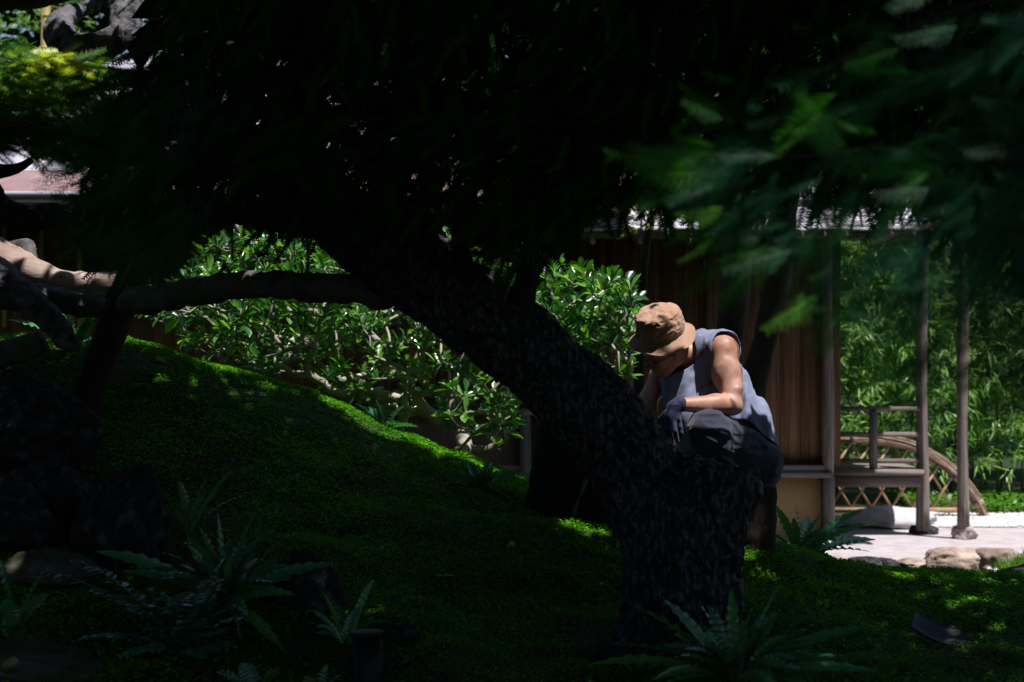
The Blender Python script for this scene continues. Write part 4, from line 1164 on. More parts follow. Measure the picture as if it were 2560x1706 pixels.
fern((1840, 1600, 5.95), [(1550, 1500, 0), (1660, 1500, 0), (1828, 1468, 0), (1950, 1462, .05), (2100, 1485, 0), (2080, 1545, 0), (1520, 1610, -.1), (1640, 1720, -.2), (2120, 1640, -.1), (1900, 1710, -.2), (2020, 1600, 0), (1750, 1510, .1), (2170, 1570, .1), (2190, 1680, -.1), (1480, 1660, 0), (1700, 1640, -.2)],
     66, .32, 'large strap fern with curled fronds in front of the trunk base', w=.0215, tilt=(.45, 1.5))
fern((1995, 1370, 9.2), [(2160, 1275, 0), (2180, 1310, 0), (2175, 1380, 0), (1935, 1260, 0), (1990, 1265, .05), (2060, 1280, 0), (2020, 1290, .2), (2190, 1350, .1), (2090, 1400, -.1)], 8, .30, 'strap fern with broad arching fronds beside the patio', w=.028)
fern((190, 860, 8.9), [(130, 750, 0), (250, 770, 0), (240, 800, 0), (150, 770, .1), (100, 780, 0), (250, 850, -.1), (20, 800, 0)], 5, .24, 'green fern between the dark bough and the prop post', w=.030)
fern((960, 1075, 9.45), [(890, 1010, 0), (1010, 1015, 0), (1050, 1070, 0), (940, 1000, 0), (900, 1060, 0), (1000, 1060, -.1)], 6, .18, 'bright sunlit fern at the foot of the wide shrub', w=.026)
fern((640, 1740, 5.55), [(540, 1680, 0), (600, 1660, .05), (700, 1670, 0)], 4, .14, 'fern with broad curled fronds at the bottom edge', w=.030)
fern((790, 1740, 5.5), [(820, 1660, 0), (850, 1690, 0), (760, 1690, 0)], 2, .12, 'short broad fern left of the stake at the bottom edge', w=.030)
# small herbs
hm = obovate(1, .5)
for px, py, Y, lb_ in [(350, 925, 8.5, 'small three leafed seedling on the moss near the prop post'), (205, 1080, 7.9, 'pale green seedling right of the big grey rock'), (245, 1120, 7.8, 'second pale seedling lower on the moss beside the rocks'),
                       (1110, 1400, 7.0, 'blue green seedling in the middle of the dark moss'), (30, 955, 8.2, 'little clover like plant above the big grey rock')]:
    c = P(px, py, Y); c[2] = gz(c[0], c[1]); e = empty('seedling', c, lb_, 'plant')
    hgt = .05
    q = MB(); q.tube([c, c + [0, 0, hgt]], .0015, 5); q.obj('stem', M['herb'], e)
    for k in range(4):
        a = k * 1.6 + px; R = look_rot(np.array([[math.cos(a), math.sin(a), .15]])) * .045
        v, f, t = scatter(hm[0], hm[1], R, np.array([c + [0, 0, hgt]]), np.array([.5])); q = MB(); q.add(v, f, t); q.obj('leaf', M['herb'], e, smooth=True)
# dead leaves and twigs on the moss
n = 260; x = RNG.uniform(-2.4, 3, n); y = RNG.uniform(5.6, 9, n)
R = rand_rot(n, np.abs(RNG.normal(0, .4, n))) * RNG.uniform(.012, .03, n)[:, None, None]
q = MB(); v, f, t = scatter(tv, tf, R, np.stack([x, y, ground_z(x, y) + .022], 1)); q.add(v, f)
for i in range(60):
    x = RNG.uniform(-2.4, 3); y = RNG.uniform(5.6, 9); a = RNG.uniform(0, PI); l_ = RNG.uniform(.03, .1); z = gz(x, y) + .022
    q.tube([(x, y, z), (x + math.cos(a) * l_ * .5, y + math.sin(a) * l_ * .5, z + .008), (x + math.cos(a) * l_, y + math.sin(a) * l_, z)], .0014, 4)
q.obj('fallen_leaves', M['twigs'], kind='stuff', label='brown fallen leaves and twigs strewn over the moss')
# maple sprig in front of the wall
mpl = empty('maple', (P(1620, 400, 11.5)[0], 12.6, 0), 'slender maple with a few olive leaves hanging before the wall above the hat', 'tree')
a = resample(np.array([[P(1620, 400, 11.5)[0], 12.6, 0, .05], [P(1640, 400, 11.5)[0], 12.6, 2.4, .035], [P(1690, 380, 11.8)[0], 11.9, 3.3, .02], [*P(1560, 540, 11.5), .004]]), .1)
q = MB(); q.tube(a[:, :3], a[:, 3], 8); q.obj('trunk', M['bark_brown'], mpl, smooth=True)
star = []; 
for k in range(7):
    an = (k - 3) * .62; r_ = [.45, .75, .95, 1, .95, .75, .45][k]
    star += [[math.cos(an) * r_, math.sin(an) * r_, -.12 * r_], [math.cos(an + .31) * .28, math.sin(an + .31) * .28, 0]]
star = np.array([[0, 0, 0]] + star); sf = np.array([[0, k, k + 1] for k in range(1, 14)])
n = 130; px = RNG.uniform(1540, 1720, n); py = 470 + RNG.uniform(0, 1, n) * 100 - (px - 1560) * .3 + 20; Y = RNG.uniform(11.2, 11.9, n)
L = np.stack([(px - 1280) / F * Y, Y, CZ - (py - 853) / F * Y], 1)
D = np.stack([RNG.normal(-.5, .4, n), RNG.normal(-.3, .3, n), RNG.normal(-.6, .2, n)], 1)
v, f, t = scatter(star, sf, look_rot(D, RNG.normal(0, .5, n)) * RNG.uniform(.035, .06, n)[:, None, None], L, RNG.uniform(0, 1, n)); q = MB(); q.add(v, f, t); q.obj('leaves', M['maple'], mpl)

# ------------------------------------------------------------------ lattice fence of canes with an arched twig rail
fe = empty('lattice_fence', (PX(2270, 18.0), 18.0, 0), 'low lattice fence of split canes under an arched rail of bundled twigs', 'fence')
AR = np.array([(2060, 1098), (2130, 1096), (2200, 1100), (2270, 1112), (2330, 1140), (2385, 1180), (2425, 1225), (2450, 1268), (2466, 1305)], float)
arp = np.array([P(a_, b_, 18.0) for a_, b_ in AR]); arc = resample(arp, .03)
rail = MB(); rail.tube(arc, .040, 14); rail = rail.obj('rail_core', M['twigs'], fe, smooth=True)
t_, N_, B_ = frames(arc)
for k in range(26):
    a0 = k / 26 * 2 * PI; r_ = RNG.uniform(.040, .056); s0 = RNG.integers(0, 12); s1 = len(arc) - RNG.integers(0, 18)
    aa = a0 + .5 * np.sin(np.linspace(0, 3, len(arc)) + k)
    pth = arc + N_ * (np.cos(aa) * r_)[:, None] + B_ * (np.sin(aa) * r_)[:, None]
    q = MB(); q.tube(pth[s0:s1:2], .0075 * RNG.uniform(.6, 1.3), 5); q.obj('twig', M['twigs'], fe, smooth=True)
for s_ in (10, 34, 50, 62):
    if s_ < len(arc) - 2:
        q = MB(); q.tube(arc[s_ - 1:s_ + 2], .062, 14); q.obj('tie', M['twigs'], fe, smooth=True)
topx = arc[:, 0]; topz = arc[:, 2]
zb_ = .10
def cane(x_bot, slope, yoff):
    zs = np.linspace(zb_, 1.4, 60); xs = x_bot + slope * (zs - zb_)
    tz = np.interp(xs, topx, topz, left=0, right=0)
    ok = (zs < tz) & (xs > topx[0])
    if ok.sum() < 4: return
    i = np.where(ok)[0]; i0, i1 = i[0], i[-1]
    if i1 - i0 < 3: return
    q = MB(); q.tube([(xs[i0], 18 + yoff, zs[i0]), ((xs[i0] + xs[i1]) / 2, 18 + yoff, (zs[i0] + zs[i1]) / 2), (xs[i1], 18 + yoff, zs[i1])], .0125, 8); q.obj('cane', M['cane'], fe, smooth=True)
for x_ in np.arange(topx[0] - .8, topx[-1] + .8, .215):
    cane(x_, .62, -.014); cane(x_ + .02, -.62, .014)
q = MB(); q.tube([(topx[0], 17.97, .09), (PX(2400, 18), 17.97, .09)], .028, 10); q.obj('bottom_cane', M['cane'], fe, smooth=True)

# ------------------------------------------------------------------ bamboo
bl = np.array([[0, -.02, 0], [0, .02, 0], [.35, .075, .02], [.35, -.075, .02], [1, 0, -.12]])
def bamboo_meshes(h, nl, z0, seed, spread, ls, cone=0):
    rg = np.random.default_rng(seed)
    q = MB(); zz = np.linspace(0, h, int(h / .3)); lean = rg.normal(0, .05, 2)
    pth = np.stack([lean[0] * zz ** 1.6 / h, lean[1] * zz ** 1.6 / h, zz], 1)
    q.tube(pth, .017 * (1 - .6 * zz / h), 7)
    for z_ in zz[1:]:
        i = np.searchsorted(zz, z_); p_ = pth[min(i, len(pth) - 1)]
        q.tube([p_ - [0, 0, .006], p_ + [0, 0, .006]], .020 * (1 - .6 * z_ / h), 7)
    st_ = q.mesh('culm', True); st_.materials.append(M['culm'])
    nc = nl // 9; L, D, T = [], [], []
    for _ in range(nc):
        z_ = z0 + (h - z0) * rg.uniform(0, 1) ** .8; a_ = rg.uniform(0, 2 * PI); r_ = spread * rg.uniform(.15, 1) ** .7 * (1 if not cone else 1.35 - cone * (z_ - z0) / (h - z0))
        c_ = np.array([math.cos(a_) * r_, math.sin(a_) * r_, z_ - .3 * r_]); tt_ = rg.uniform(0, 1)
        for k in range(9):
            L.append(c_ + rg.normal(0, .035, 3)); D.append([math.cos(a_) * .5 + rg.normal(0, .5), math.sin(a_) * .5 + rg.normal(0, .5), -.38 + rg.normal(0, .35)]); T.append(tt_ * .6 + rg.uniform(0, .4))
    L = np.array(L); D = np.array(D); n_ = len(L)
    R = look_rot(D, rg.normal(0, .8, n_)) * (rg.uniform(.7, 1.2, n_) * ls)[:, None, None]
    q = MB(); v, f, t = scatter(bl, np.array([[0, 3, 2, 1]]), R, L, np.array(T)); q.add(v, f, t)
    v, f, t = scatter(bl, np.array([[3, 4, 2]]), R, L, np.array(T)); q.add(v, f, t)
    lv_ = q.mesh('foliage'); lv_.materials.append(M['bamboo_leaf'])
    return st_, lv_
BM = [bamboo_meshes(6.2 + .4 * k, 3000, .7, 50 + k, .55, .15) for k in range(4)] + [bamboo_meshes(9.0, 2600, 2.5, 60 + k, .8, .15) for k in range(3)] + [bamboo_meshes(4.4 + .3 * k, 3000, .6, 70 + k, .62, .16, 1.15) for k in range(4)]
nb = [0]
def bamboo(x, y, k, label, group, rz=None):
    o = bpy.data.objects.new('bamboo', None); COL.objects.link(o); o.location = (x, y, 0); o.rotation_euler = (0, 0, RNG.uniform(0, 6.28) if rz is None else rz)
    tag(o, label, 'bamboo', group)
    for nm, me in zip(('culm', 'foliage'), BM[k]):
        c_ = bpy.data.objects.new(nm, me); COL.objects.link(c_); c_.parent = o
xs_ = np.linspace(PX(2040, 19.9), PX(2800, 19.9), 13)
for i, x_ in enumerate(xs_):
    bamboo(x_ + RNG.uniform(-.1, .1), 19.7 + RNG.uniform(-.2, .3), 7 + i % 4, 'leafy bamboo in the sunlit front row behind the lattice fence', 'bamboo in the front row of the grove')
for i in range(34):
    bamboo(RNG.uniform(PX(1950, 22), PX(3000, 22)), RNG.uniform(20.8, 24.0), i % 4, 'bamboo in the darker depth of the grove', 'bamboo in the depth of the grove')
for i in range(16):
    bamboo(RNG.uniform(-9.5, 4.5), RNG.uniform(24.6, 27.5), 4 + i % 3, 'tall bamboo rising above the house roof', 'bamboo behind the house')
bb = empty('yellow_bamboo', (P(100, 0, 20.2)[0], 20.2, 0), 'single thick yellow bamboo culm beside the looped branch at upper left', 'bamboo')
q = MB(); q.tube([(bb.location.x, 20.2, 0), (bb.location.x + .05, 20.2, 4), (bb.location.x + .1, 20.2, 8.5)], .055, 14)
for z_ in np.arange(.4, 8.4, .38): q.tube([(bb.location.x + .012 * z_, 20.2, z_ - .012), (bb.location.x + .012 * z_, 20.2, z_ + .012)], .062, 14)
q.obj('culm', M['bamboo_y'], bb, smooth=True)
# big trees far behind close the view
for i, (x_, y_, h_, r_, lb_) in enumerate([(-11, 30, 12, 4.2, 'tall dark tree far left behind the house'), (-5, 32, 13, 4.4, 'tall dark tree behind the left part of the roof'), (1.5, 31, 12.5, 4.2, 'tall dark tree behind the middle of the house'),
                                           (8, 30, 13, 4.4, 'tall dark tree behind the bamboo grove'), (14, 28, 12, 4.4, 'tall dark tree right of the bamboo grove')]):
    t = empty('background_tree', (x_, y_, 0), lb_, 'tree')
    n = 7000; d = RNG.normal(size=(n, 3)); d /= np.linalg.norm(d, axis=1)[:, None]; d *= RNG.uniform(.5, 1, n)[:, None] ** .5
    p = d * [r_, r_ * .8, h_ * .5] + [x_, y_, h_ * .52]
    p += .8 * (np.stack([vnoise(p * .9), vnoise(p * .9 + 9), vnoise(p * .9 + 21)], 1) - .5)
    leaf_cloud(p, .36).obj('crown', M['canopy'], t)
    q = MB(); q.tube([(x_, y_, 0), (x_ + .1, y_, 3), (x_, y_, h_ * .7)], [.35, .28, .1], 12); q.obj('trunk', M['bark_brown'], t, smooth=True)
# unseen hedge added behind the viewer and at the sides to block skylight
for (xa_, xb_, ya_, yb_, lb_) in [(-10, 10, -9.5, -8.7, 'unseen hedge added behind the viewer'), (-10.4, -9.6, -9, 12, 'unseen hedge added along the left side'), (9.6, 10.4, -9, 12, 'unseen hedge added along the right side')]:
    n = 9000; p = np.stack([RNG.uniform(xa_, xb_, n), RNG.uniform(ya_, yb_, n), RNG.uniform(0, 5.2, n)], 1)
    t = empty('hedge', ((xa_ + xb_) / 2, (ya_ + yb_) / 2, 0), lb_, 'hedge'); leaf_cloud(p, .26).obj('foliage', M['canopy'], t)
# ------------------------------------------------------------------ the gardener
def skinmat():
    m, nt, b, out = new_mat('skin')
    n = tex_noise(nt, 14, 5)
    r = ramp(nt, [(.32, (.28, .115, .075)), (.5, (.38, .19, .135)), (.68, (.47, .28, .215))], n.outputs["Fac"])
    nt.links.new(r.outputs[0], b.inputs["Base Color"])
    b.inputs["Roughness"].default_value = .5
    b.inputs["Subsurface Weight"].default_value = .12
    b.inputs["Subsurface Radius"].default_value = (.02, .008, .004)
    n2 = tex_noise(nt, 260, 3); bp = nt.nodes.new("ShaderNodeBump"); bp.inputs["Strength"].default_value = .25; bp.inputs["Distance"].default_value = .002
    nt.links.new(n2.outputs["Fac"], bp.inputs["Height"]); nt.links.new(bp.outputs[0], b.inputs["Normal"])
    return m
def clothmat(name, c0, c1, sc_=260, bump=.35, rough=.9, dirt=None):
    m, nt, b, out = new_mat(name)
    n = tex_noise(nt, 9, 5); st = [(.35, c0), (.65, c1)] + ([(.78, dirt)] if dirt else [])
    r = ramp(nt, st, n.outputs["Fac"]); nt.links.new(r.outputs[0], b.inputs["Base Color"])
    b.inputs["Roughness"].default_value = rough; b.inputs["Specular IOR Level"].default_value = .2
    b.inputs["Sheen Weight"].default_value = .15
    n2 = tex_noise(nt, sc_, 3); bp = nt.nodes.new("ShaderNodeBump"); bp.inputs["Strength"].default_value = bump; bp.inputs["Distance"].default_value = .002
    nt.links.new(n2.outputs["Fac"], bp.inputs["Height"]); nt.links.new(bp.outputs[0], b.inputs["Normal"])
    return m
M['skin'] = skinmat()
M['shirt'] = clothmat('grey_cotton', (.155, .17, .27), (.21, .23, .34))
M['pants'] = clothmat('slate_work_cloth', (.024, .025, .046), (.036, .037, .064), dirt=(.10, .085, .07))
M['hat'] = clothmat('tan_twill', (.32, .185, .125), (.40, .25, .175), 320, .5)
M['glove'] = clothmat('navy_knit', (.012, .013, .045), (.03, .03, .085), 400, .6, .7)
M['boot'] = clothmat('dark_boot', (.02, .018, .016), (.04, .035, .03), rough=.6)
M['tagblue'] = mat_noise('blue_tag', [(.3, (.01, .03, .35)), (.7, (.02, .05, .45))], rough=.6, bump=0)
M['redthread'] = mat_noise('red_thread', [(.3, (.22, .006, .02)), (.7, (.28, .01, .03))], rough=.8, bump=0)
M['specs'] = mat_noise('dark_spectacle_frame', [(.3, (.01, .008, .006)), (.7, (.02, .015, .01))], rough=.2, bump=0, spec=.6)

def nrm(v): v = np.array(v, float); return v / np.linalg.norm(v)
HU = nrm((-.36, -.44, .82)); HF = nrm(np.array((-.72, -.28, -.52)) - HU * np.dot((-.72, -.28, -.52), HU)); HS = np.cross(HU, HF)   # up, face, side
if HS[1] > 0: HS = -HS           # side that faces the camera
C = P(1661, 874, 7.97)
AX = np.array([HF, HS, HU])
def hp(f, s, u): return C + HF * f + HS * s + HU * u
gj = {k: (P(x, y, Y), r) for k, (x, y, Y, r) in dict(
    SL=(1806, 876, 7.97, .066), BL=(1818, 930, 7.93, .060), EL=(1832, 1014, 7.85, .044), FL=(1790, 1012, 7.82, .047), WL=(1697, 1012, 7.74, .030),
    SR=(1655, 945, 8.20, .058), ER=(1620, 1000, 8.10, .045), FR=(1618, 1040, 8.02, .045), WR=(1640, 1105, 7.92, .030),
    N0=(1735, 885, 8.10, .062), T0=(1756, 915, 8.13, .115), T1=(1794, 985, 8.14, .112), T2=(1858, 1105, 8.17, .118),
    HL=(1880, 1150, 8.06, .10), KL=(1772, 1070, 7.74, .068), CL=(1783, 1150, 7.83, .060), AL=(1800, 1285, 7.98, .042), OL=(1745, 1338, 7.82, .035),
    HR=(1885, 1155, 8.32, .10), KR=(1752, 1140, 8.34, .068), CR=(1775, 1210, 8.4, .060), AR=(1815, 1295, 8.5, .042), OR=(1760, 1340, 8.42, .035)).items()}
def chain(p, ks, k=.03, add=0.0, d=None, mul=1.0):
    for a, b_ in zip(ks[:-1], ks[1:]):
        q = cap_sdf(p, gj[a][0], gj[b_][0], gj[a][1] * mul + add, gj[b_][1] * mul + add)
        d = q if d is None else smin(d, q, k)
    return d
def body_sdf(p):
    d = chain(p, ['T0', 'T1', 'T2'], .06)
    d = smin(d, cap_sdf(p, gj['N0'][0], gj['SL'][0], .07, .055), .05)
    d = smin(d, cap_sdf(p, gj['N0'][0], gj['SR'][0], .07, .055), .05)
    d = smin(d, chain(p, ['SL', 'BL', 'EL'], .03), .035)
    d = smin(d, chain(p, ['EL', 'FL', 'WL'], .02), .012)
    d = smin(d, ell_sdf(p, gj['BL'][0] + [-.02, -.01, .0], np.eye(3), (.05, .05, .085)), .03)      # biceps
    d = smin(d, ell_sdf(p, gj['SL'][0] + [.012, -.015, -.012], np.eye(3), (.062, .055, .075)), .02)
    d = smin(d, cap_sdf(p, gj['BL'][0] + [.035, .01, 0], gj['EL'][0] + [.02, .01, .07], .035, .026), .015)
    d = smin(d, cap_sdf(p, gj['EL'][0] + [.018, .0, -.012], gj['EL'][0] + [.022, 0, -.006], .024, .022), .012)
    d = smin(d, cap_sdf(p, gj['EL'][0] + [-.03, -.01, .012], gj['FL'][0] + [-.02, -.008, .01], .040, .034), .012)
    d = smin(d, chain(p, ['SR', 'ER'], .03), .035)
    d = smin(d, chain(p, ['ER', 'FR', 'WR'], .02), .012)
    for s in 'LR':
        d = smin(d, chain(p, ['H' + s, 'K' + s, 'C' + s, 'A' + s, 'O' + s], .02, -.012), .04)
        d = smin(d, cap_sdf(p, gj['W' + s][0], gj['W' + s][0] + [(-.045 if s == 'L' else .01), 0, -.07], .026, .028), .015)
    near = np.abs(d) < .02
    d[near] += .003 * (fbm(p[near] * 26, 2) - .5)
    # head
    m = np.linalg.norm(p - C, axis=1) < .34
    q = p[m]
    h = ell_sdf(q, hp(-.012, 0, .035), AX, (.098, .077, .105))
    h = smin(h, ell_sdf(q, hp(.03, 0, -.035), AX, (.066, .060, .080)), .03)
    h = smin(h, cap_sdf(q, hp(.062, 0, -.098), hp(.050, 0, -.085), .024, .030), .025)          # chin
    h = smin(h, cap_sdf(q, hp(-.02, .05, -.055), hp(.05, .02, -.09), .022, .02), .02)            # jaw
    h = smin(h, cap_sdf(q, hp(-.02, -.05, -.055), hp(.05, -.02, -.09), .022, .02), .02)
    h = smin(h, cap_sdf(q, hp(.088, 0, .018), hp(.112, 0, -.022), .010, .014), .010)            # nose
    h = smin(h, ell_sdf(q, hp(.100, .014, -.026), AX, (.010, .008, .008)), .006)
    h = smin(h, cap_sdf(q, hp(.084, .042, .022), hp(.090, .006, .022), .011, .011), .012)        # brow
    h = smin(h, cap_sdf(q, hp(.084, -.042, .022), hp(.090, -.006, .022), .011, .011), .012)
    for s in (1, -1):
        h = -smin(-h, ell_sdf(q, hp(.096, .032 * s, .002), AX, (.016, .020, .012)), .008)      # eye socket
        h = smin(h, ell_sdf(q, hp(.074, .031 * s, .000), AX, (.014, .015, .011)), .002)
        h = smin(h, ell_sdf(q, hp(.062, .042 * s, -.026), AX, (.024, .022, .020)), .015)       # cheekbone
        h = smin(h, ell_sdf(q, hp(-.012, .080 * s, -.012), basis(HF + HU * .3, HS), (.020, .033, .009)), .006)
    h = smin(h, cap_sdf(q, hp(.090, .018, -.056), hp(.090, -.018, -.056), .0075, .0075), .006)
    h = smin(h, cap_sdf(q, hp(.086, .014, -.070), hp(.086, -.014, -.070), .0085, .0085), .006)
    h = -smin(-h, cap_sdf(q, hp(.099, .022, -.0625), hp(.099, -.022, -.0625), .003, .003), .003)
    nk = cap_sdf(q, hp(-.035, 0, -.05), gj['N0'][0], .054, .062)
    h = smin(h, nk, .03)
    d[m] = smin(d[m], h, .03)
    return d
base = np.array([P(1880, 0, 8.05)[0], 8.05, gz(P(1880, 0, 8.05)[0], 8.05)])
man = empty('person', base, 'man squatting in tan bucket hat, sleeveless grey shirt and dark trousers, working with gloved hands', 'person')
lo = P(1545, 1420, 8.1) * [1, 0, 1] + [0, 7.5, 0]; hi = P(1990, 730, 8.1) * [1, 0, 1] + [0, 8.75, 0]
v, f = surf_nets(body_sdf, lo, hi, .0065)
mk_obj('body', mk_mesh('body', v, f, True), M['skin'], man)

# --- shirt: a thin shell hung from the shoulders
def fold(p, a, s=(8, 8, 2.6), o=3, seed=0.0):
    w = p * s + .8 * np.stack([np.sin(p[:, 2] * 9), np.cos(p[:, 0] * 7), np.sin(p[:, 1] * 5)], 1) + seed
    n = fbm(w, o)
    return a * (1 - np.abs(2 * n - 1) * 2)
def cp(*a): return P(*a)
def shirt_sdf(p):
    d = cap_sdf(p, cp(1752, 900, 8.12), cp(1796, 985, 8.13), .126, .136)
    d = smin(d, cap_sdf(p, cp(1796, 985, 8.13), cp(1848, 1068, 8.13), .136, .134), .05)
    d = smin(d, cap_sdf(p, cp(1848, 1068, 8.13), cp(1870, 1125, 8.12), .134, .136), .05)
    d = smin(d, cap_sdf(p, cp(1745, 886, 8.11), cp(1803, 872, 7.99), .078, .074), .045)
    d = smin(d, cap_sdf(p, cp(1735, 892, 8.12), cp(1668, 940, 8.20), .075, .064), .05)
    d = smin(d, cap_sdf(p, cp(1704, 955, 8.06), cp(1718, 1040, 8.02), .080, .072), .06)
    d = smin(d, cap_sdf(p, cp(1718, 1040, 8.02), cp(1726, 1118, 8.0), .072, .040), .04)
    m = np.abs(d) < .05
    q = p[m]
    dd = d[m] - fold(q, .013) - fold(q, .005, (20, 20, 6), 2, 3.) - .004 * (fbm(q * 30, 2) - .5)
    # drape lines falling from the near shoulder across the chest
    dd -= .010 * np.sin((q[:, 0] * 1.0 + q[:, 2] * .28) * 66 + 3 * np.sin(q[:, 2] * 6)) * np.clip((1.85 - q[:, 2]) * 3, 0, 1) * np.clip((q[:, 2] - 1.3) * 3, 0, 1)
    d[m] = dd
    sh = np.abs(d) - .005
    # openings
    nk = smin(cap_sdf(p, cp(1735, 880, 8.09), hp(-.03, 0, -.04), .072, .095), cap_sdf(p, cp(1712, 893, 8.02), cp(1672, 880, 7.95), .055, .07), .02)
    sh = np.maximum(sh, -nk)
    al = cap_sdf(p, gj['SL'][0] + [.012, -.012, .012], gj['BL'][0] + [.004, -.02, .02], .078, .076)
    al = smin(al, cap_sdf(p, gj['BL'][0] + [0, -.02, .02], gj['EL'][0] + [.0, -.06, .05], .076, .05), .02)
    sh = np.maximum(sh, -al)
    ar = cap_sdf(p, gj['SR'][0] + [-.012, 0, .01], gj['ER'][0], .070, .066)
    sh = np.maximum(sh, -ar)
    # hem: slanted plane at the back, the front tail hangs lower
    hem = nrm((-.38, -.30, -.87)); c0 = cp(1884, 1076, 8.02)
    h1 = (p - c0) @ hem + .012 * np.sin(p[:, 0] * 30)
    c1 = cp(1720, 1132, 8.0); h2 = np.maximum((c1[2] - p[:, 2]), (p[:, 0] - cp(1752, 0, 8.0)[0]))
    sh = np.maximum(sh, np.minimum(h1, h2))
    return sh
v, f = surf_nets(shirt_sdf, P(1600, 1170, 8.1) * [1, 0, 1] + [0, 7.72, 0], P(1960, 790, 8.1) * [1, 0, 1] + [0, 8.42, 0], .0046)
shirt = mk_obj('shirt', mk_mesh('shirt', v, f, True), M['shirt'], man)

# --- trousers
def tr_sdf(p):
    d = cap_sdf(p, cp(1856, 1128, 8.16), cp(1866, 1152, 8.18), .138, .145)
    d = smin(d, ell_sdf(p, cp(1880, 1160, 8.18), np.eye(3), (.125, .17, .14)), .04)
    d = smin(d, cap_sdf(p, gj['HL'][0], gj['KL'][0] + [0, 0, -.004], .115, .082), .05)
    d2 = cap_sdf(p, gj['KL'][0] + [.004, 0, -.01], cp(1782, 1175, 7.86), .083, .084)
    d2 = smin(d2, cap_sdf(p, cp(1782, 1175, 7.86), cp(1800, 1275, 7.97), .084, .068), .02)
    d = smin(d, d2, .018)
    d = smin(d, cap_sdf(p, gj['HR'][0], gj['KR'][0], .115, .082), .05)
    d = smin(d, cap_sdf(p, gj['KR'][0], gj['AR'][0] + [0, 0, .02], .080, .066), .02)
    m = np.abs(d) < .05
    q = p[m]
    k = np.exp(-((q[:, 0] - .93) ** 2 + (q[:, 2] - 1.42) ** 2) / .02)
    d[m] -= fold(q, .013, (9, 9, 11), 2, 4.0) + fold(q, .008, (6, 6, 22), 2, 9.0) + .003 * (fbm(q * 40, 2) - .5)
    d = np.maximum(d, cp(0, 1283, 7.97)[2] - p[:, 2])
    return d
v, f = surf_nets(tr_sdf, P(1690, 1320, 8.1) * [1, 0, 1] + [0, 7.55, 0], P(1985, 1000, 8.1) * [1, 0, 1] + [0, 8.7, 0], .0056)
pt = mk_obj('trousers', mk_mesh('trousers', v, f, True), M['pants'], man)
c = P(1900, 1116, 8.03)
q = MB(); q.tube([c + [0, -.012, 0], c + [0, -.018, 0]], [.0085, .0085], 14); q.obj('pocket_button', M['specs'], man)
q = MB(); sm = [P(1822, 1066, 7.83), P(1826, 1100, 7.80), P(1824, 1150, 7.80)]

# --- boots
for s in 'LR':
    A_, O_ = gj['A' + s][0], gj['O' + s][0]
    g0 = min(A_[2], O_[2])
    def bs(p):
        d = cap_sdf(p, A_ + [0, 0, .06], A_ + [0.01, 0, -.02], .052, .048)
        d = smin(d, cap_sdf(p, A_ + [.02, 0, -.03], O_ + [-.03, -.02, 0], .045, .040), .02)
        return np.maximum(d, O_[2] - .035 - p[:, 2])
    v, f = surf_nets(bs, np.minimum(A_, O_) - .13, np.maximum(A_, O_) + .13, .009)
    mk_obj('boot', mk_mesh('boot', v, f, True), M['boot'], man)

# --- gloves
def glove(W, joints, palm, cuff):
    def g(p):
        d = cap_sdf(p, *[np.array(x) for x in palm[0][:2]], *palm[0][2:])
        for c_ in palm[1:]: d = smin(d, cap_sdf(p, c_[0], c_[1], c_[2], c_[3]), .012)
        for fg in joints:
            e = None
            for a, b_ in zip(fg[:-1], fg[1:]):
                q = cap_sdf(p, a[0], b_[0], a[1], b_[1]); e = q if e is None else smin(e, q, .004)
            d = smin(d, e, .006)
        d = smin(d, cap_sdf(p, cuff[0], cuff[1], .036, .033), .010)
        m = np.abs(d) < .02
        d[m] -= .0022 * np.sin(((p[m] - cuff[0]) @ nrm(cuff[1] - cuff[0])) * 900) * (np.linalg.norm(p[m] - (cuff[0] + cuff[1]) / 2, axis=1) < .045) + .002 * (fbm(p[m] * 60, 2) - .5)
        return d
    pts = np.array([j[0] for fg in joints for j in fg] + list(cuff))
    return surf_nets(g, pts.min(0) - .06, pts.max(0) + .06, .004)
Wp = gj['WL'][0]
fing = [[(P(1661, 1046, 7.70), .013), (P(1656, 1068, 7.67), .0115), (P(1663, 1088, 7.66), .0105), (P(1673, 1103, 7.67), .0095)],
        [(P(1672, 1052, 7.69), .013), (P(1672, 1077, 7.65), .0115), (P(1677, 1097, 7.66), .0105), (P(1684, 1110, 7.68), .009)],
        [(P(1685, 1054, 7.71), .013), (P(1688, 1078, 7.69), .0115), (P(1691, 1094, 7.70), .0105), (P(1694, 1104, 7.71), .009)],
        [(P(1697, 1050, 7.73), .012), (P(1701, 1068, 7.72), .0105), (P(1703, 1082, 7.72), .0095), (P(1702, 1092, 7.73), .0085)],
        [(P(1664, 1034, 7.73), .014), (P(1652, 1048, 7.75), .0125), (P(1648, 1064, 7.75), .011), (P(1655, 1080, 7.74), .010)]]
v, f = glove(Wp, fing, [(P(1686, 1022, 7.735), P(1668, 1046, 7.71), .030, .022), (P(1690, 1024, 7.735), P(1690, 1046, 7.72), .028, .022)], (P(1699, 1011, 7.74), P(1684, 1019, 7.735)))
gl_ = mk_obj('glove', mk_mesh('glove', v, f, True), M['glove'], man)
Wr = gj['WR'][0]
def rj(dx, dy, dz): return Wr + np.array([dx, dy, dz])
fing = [[(rj(.02 * k - .03, -.03, -.09), .012), (rj(.02 * k - .035, -.06, -.115), .011), (rj(.02 * k - .035, -.07, -.14), .0095)] for k in range(4)] + [[(rj(-.03, -.01, -.05), .013), (rj(-.055, -.03, -.075), .011), (rj(-.06, -.05, -.10), .010)]]
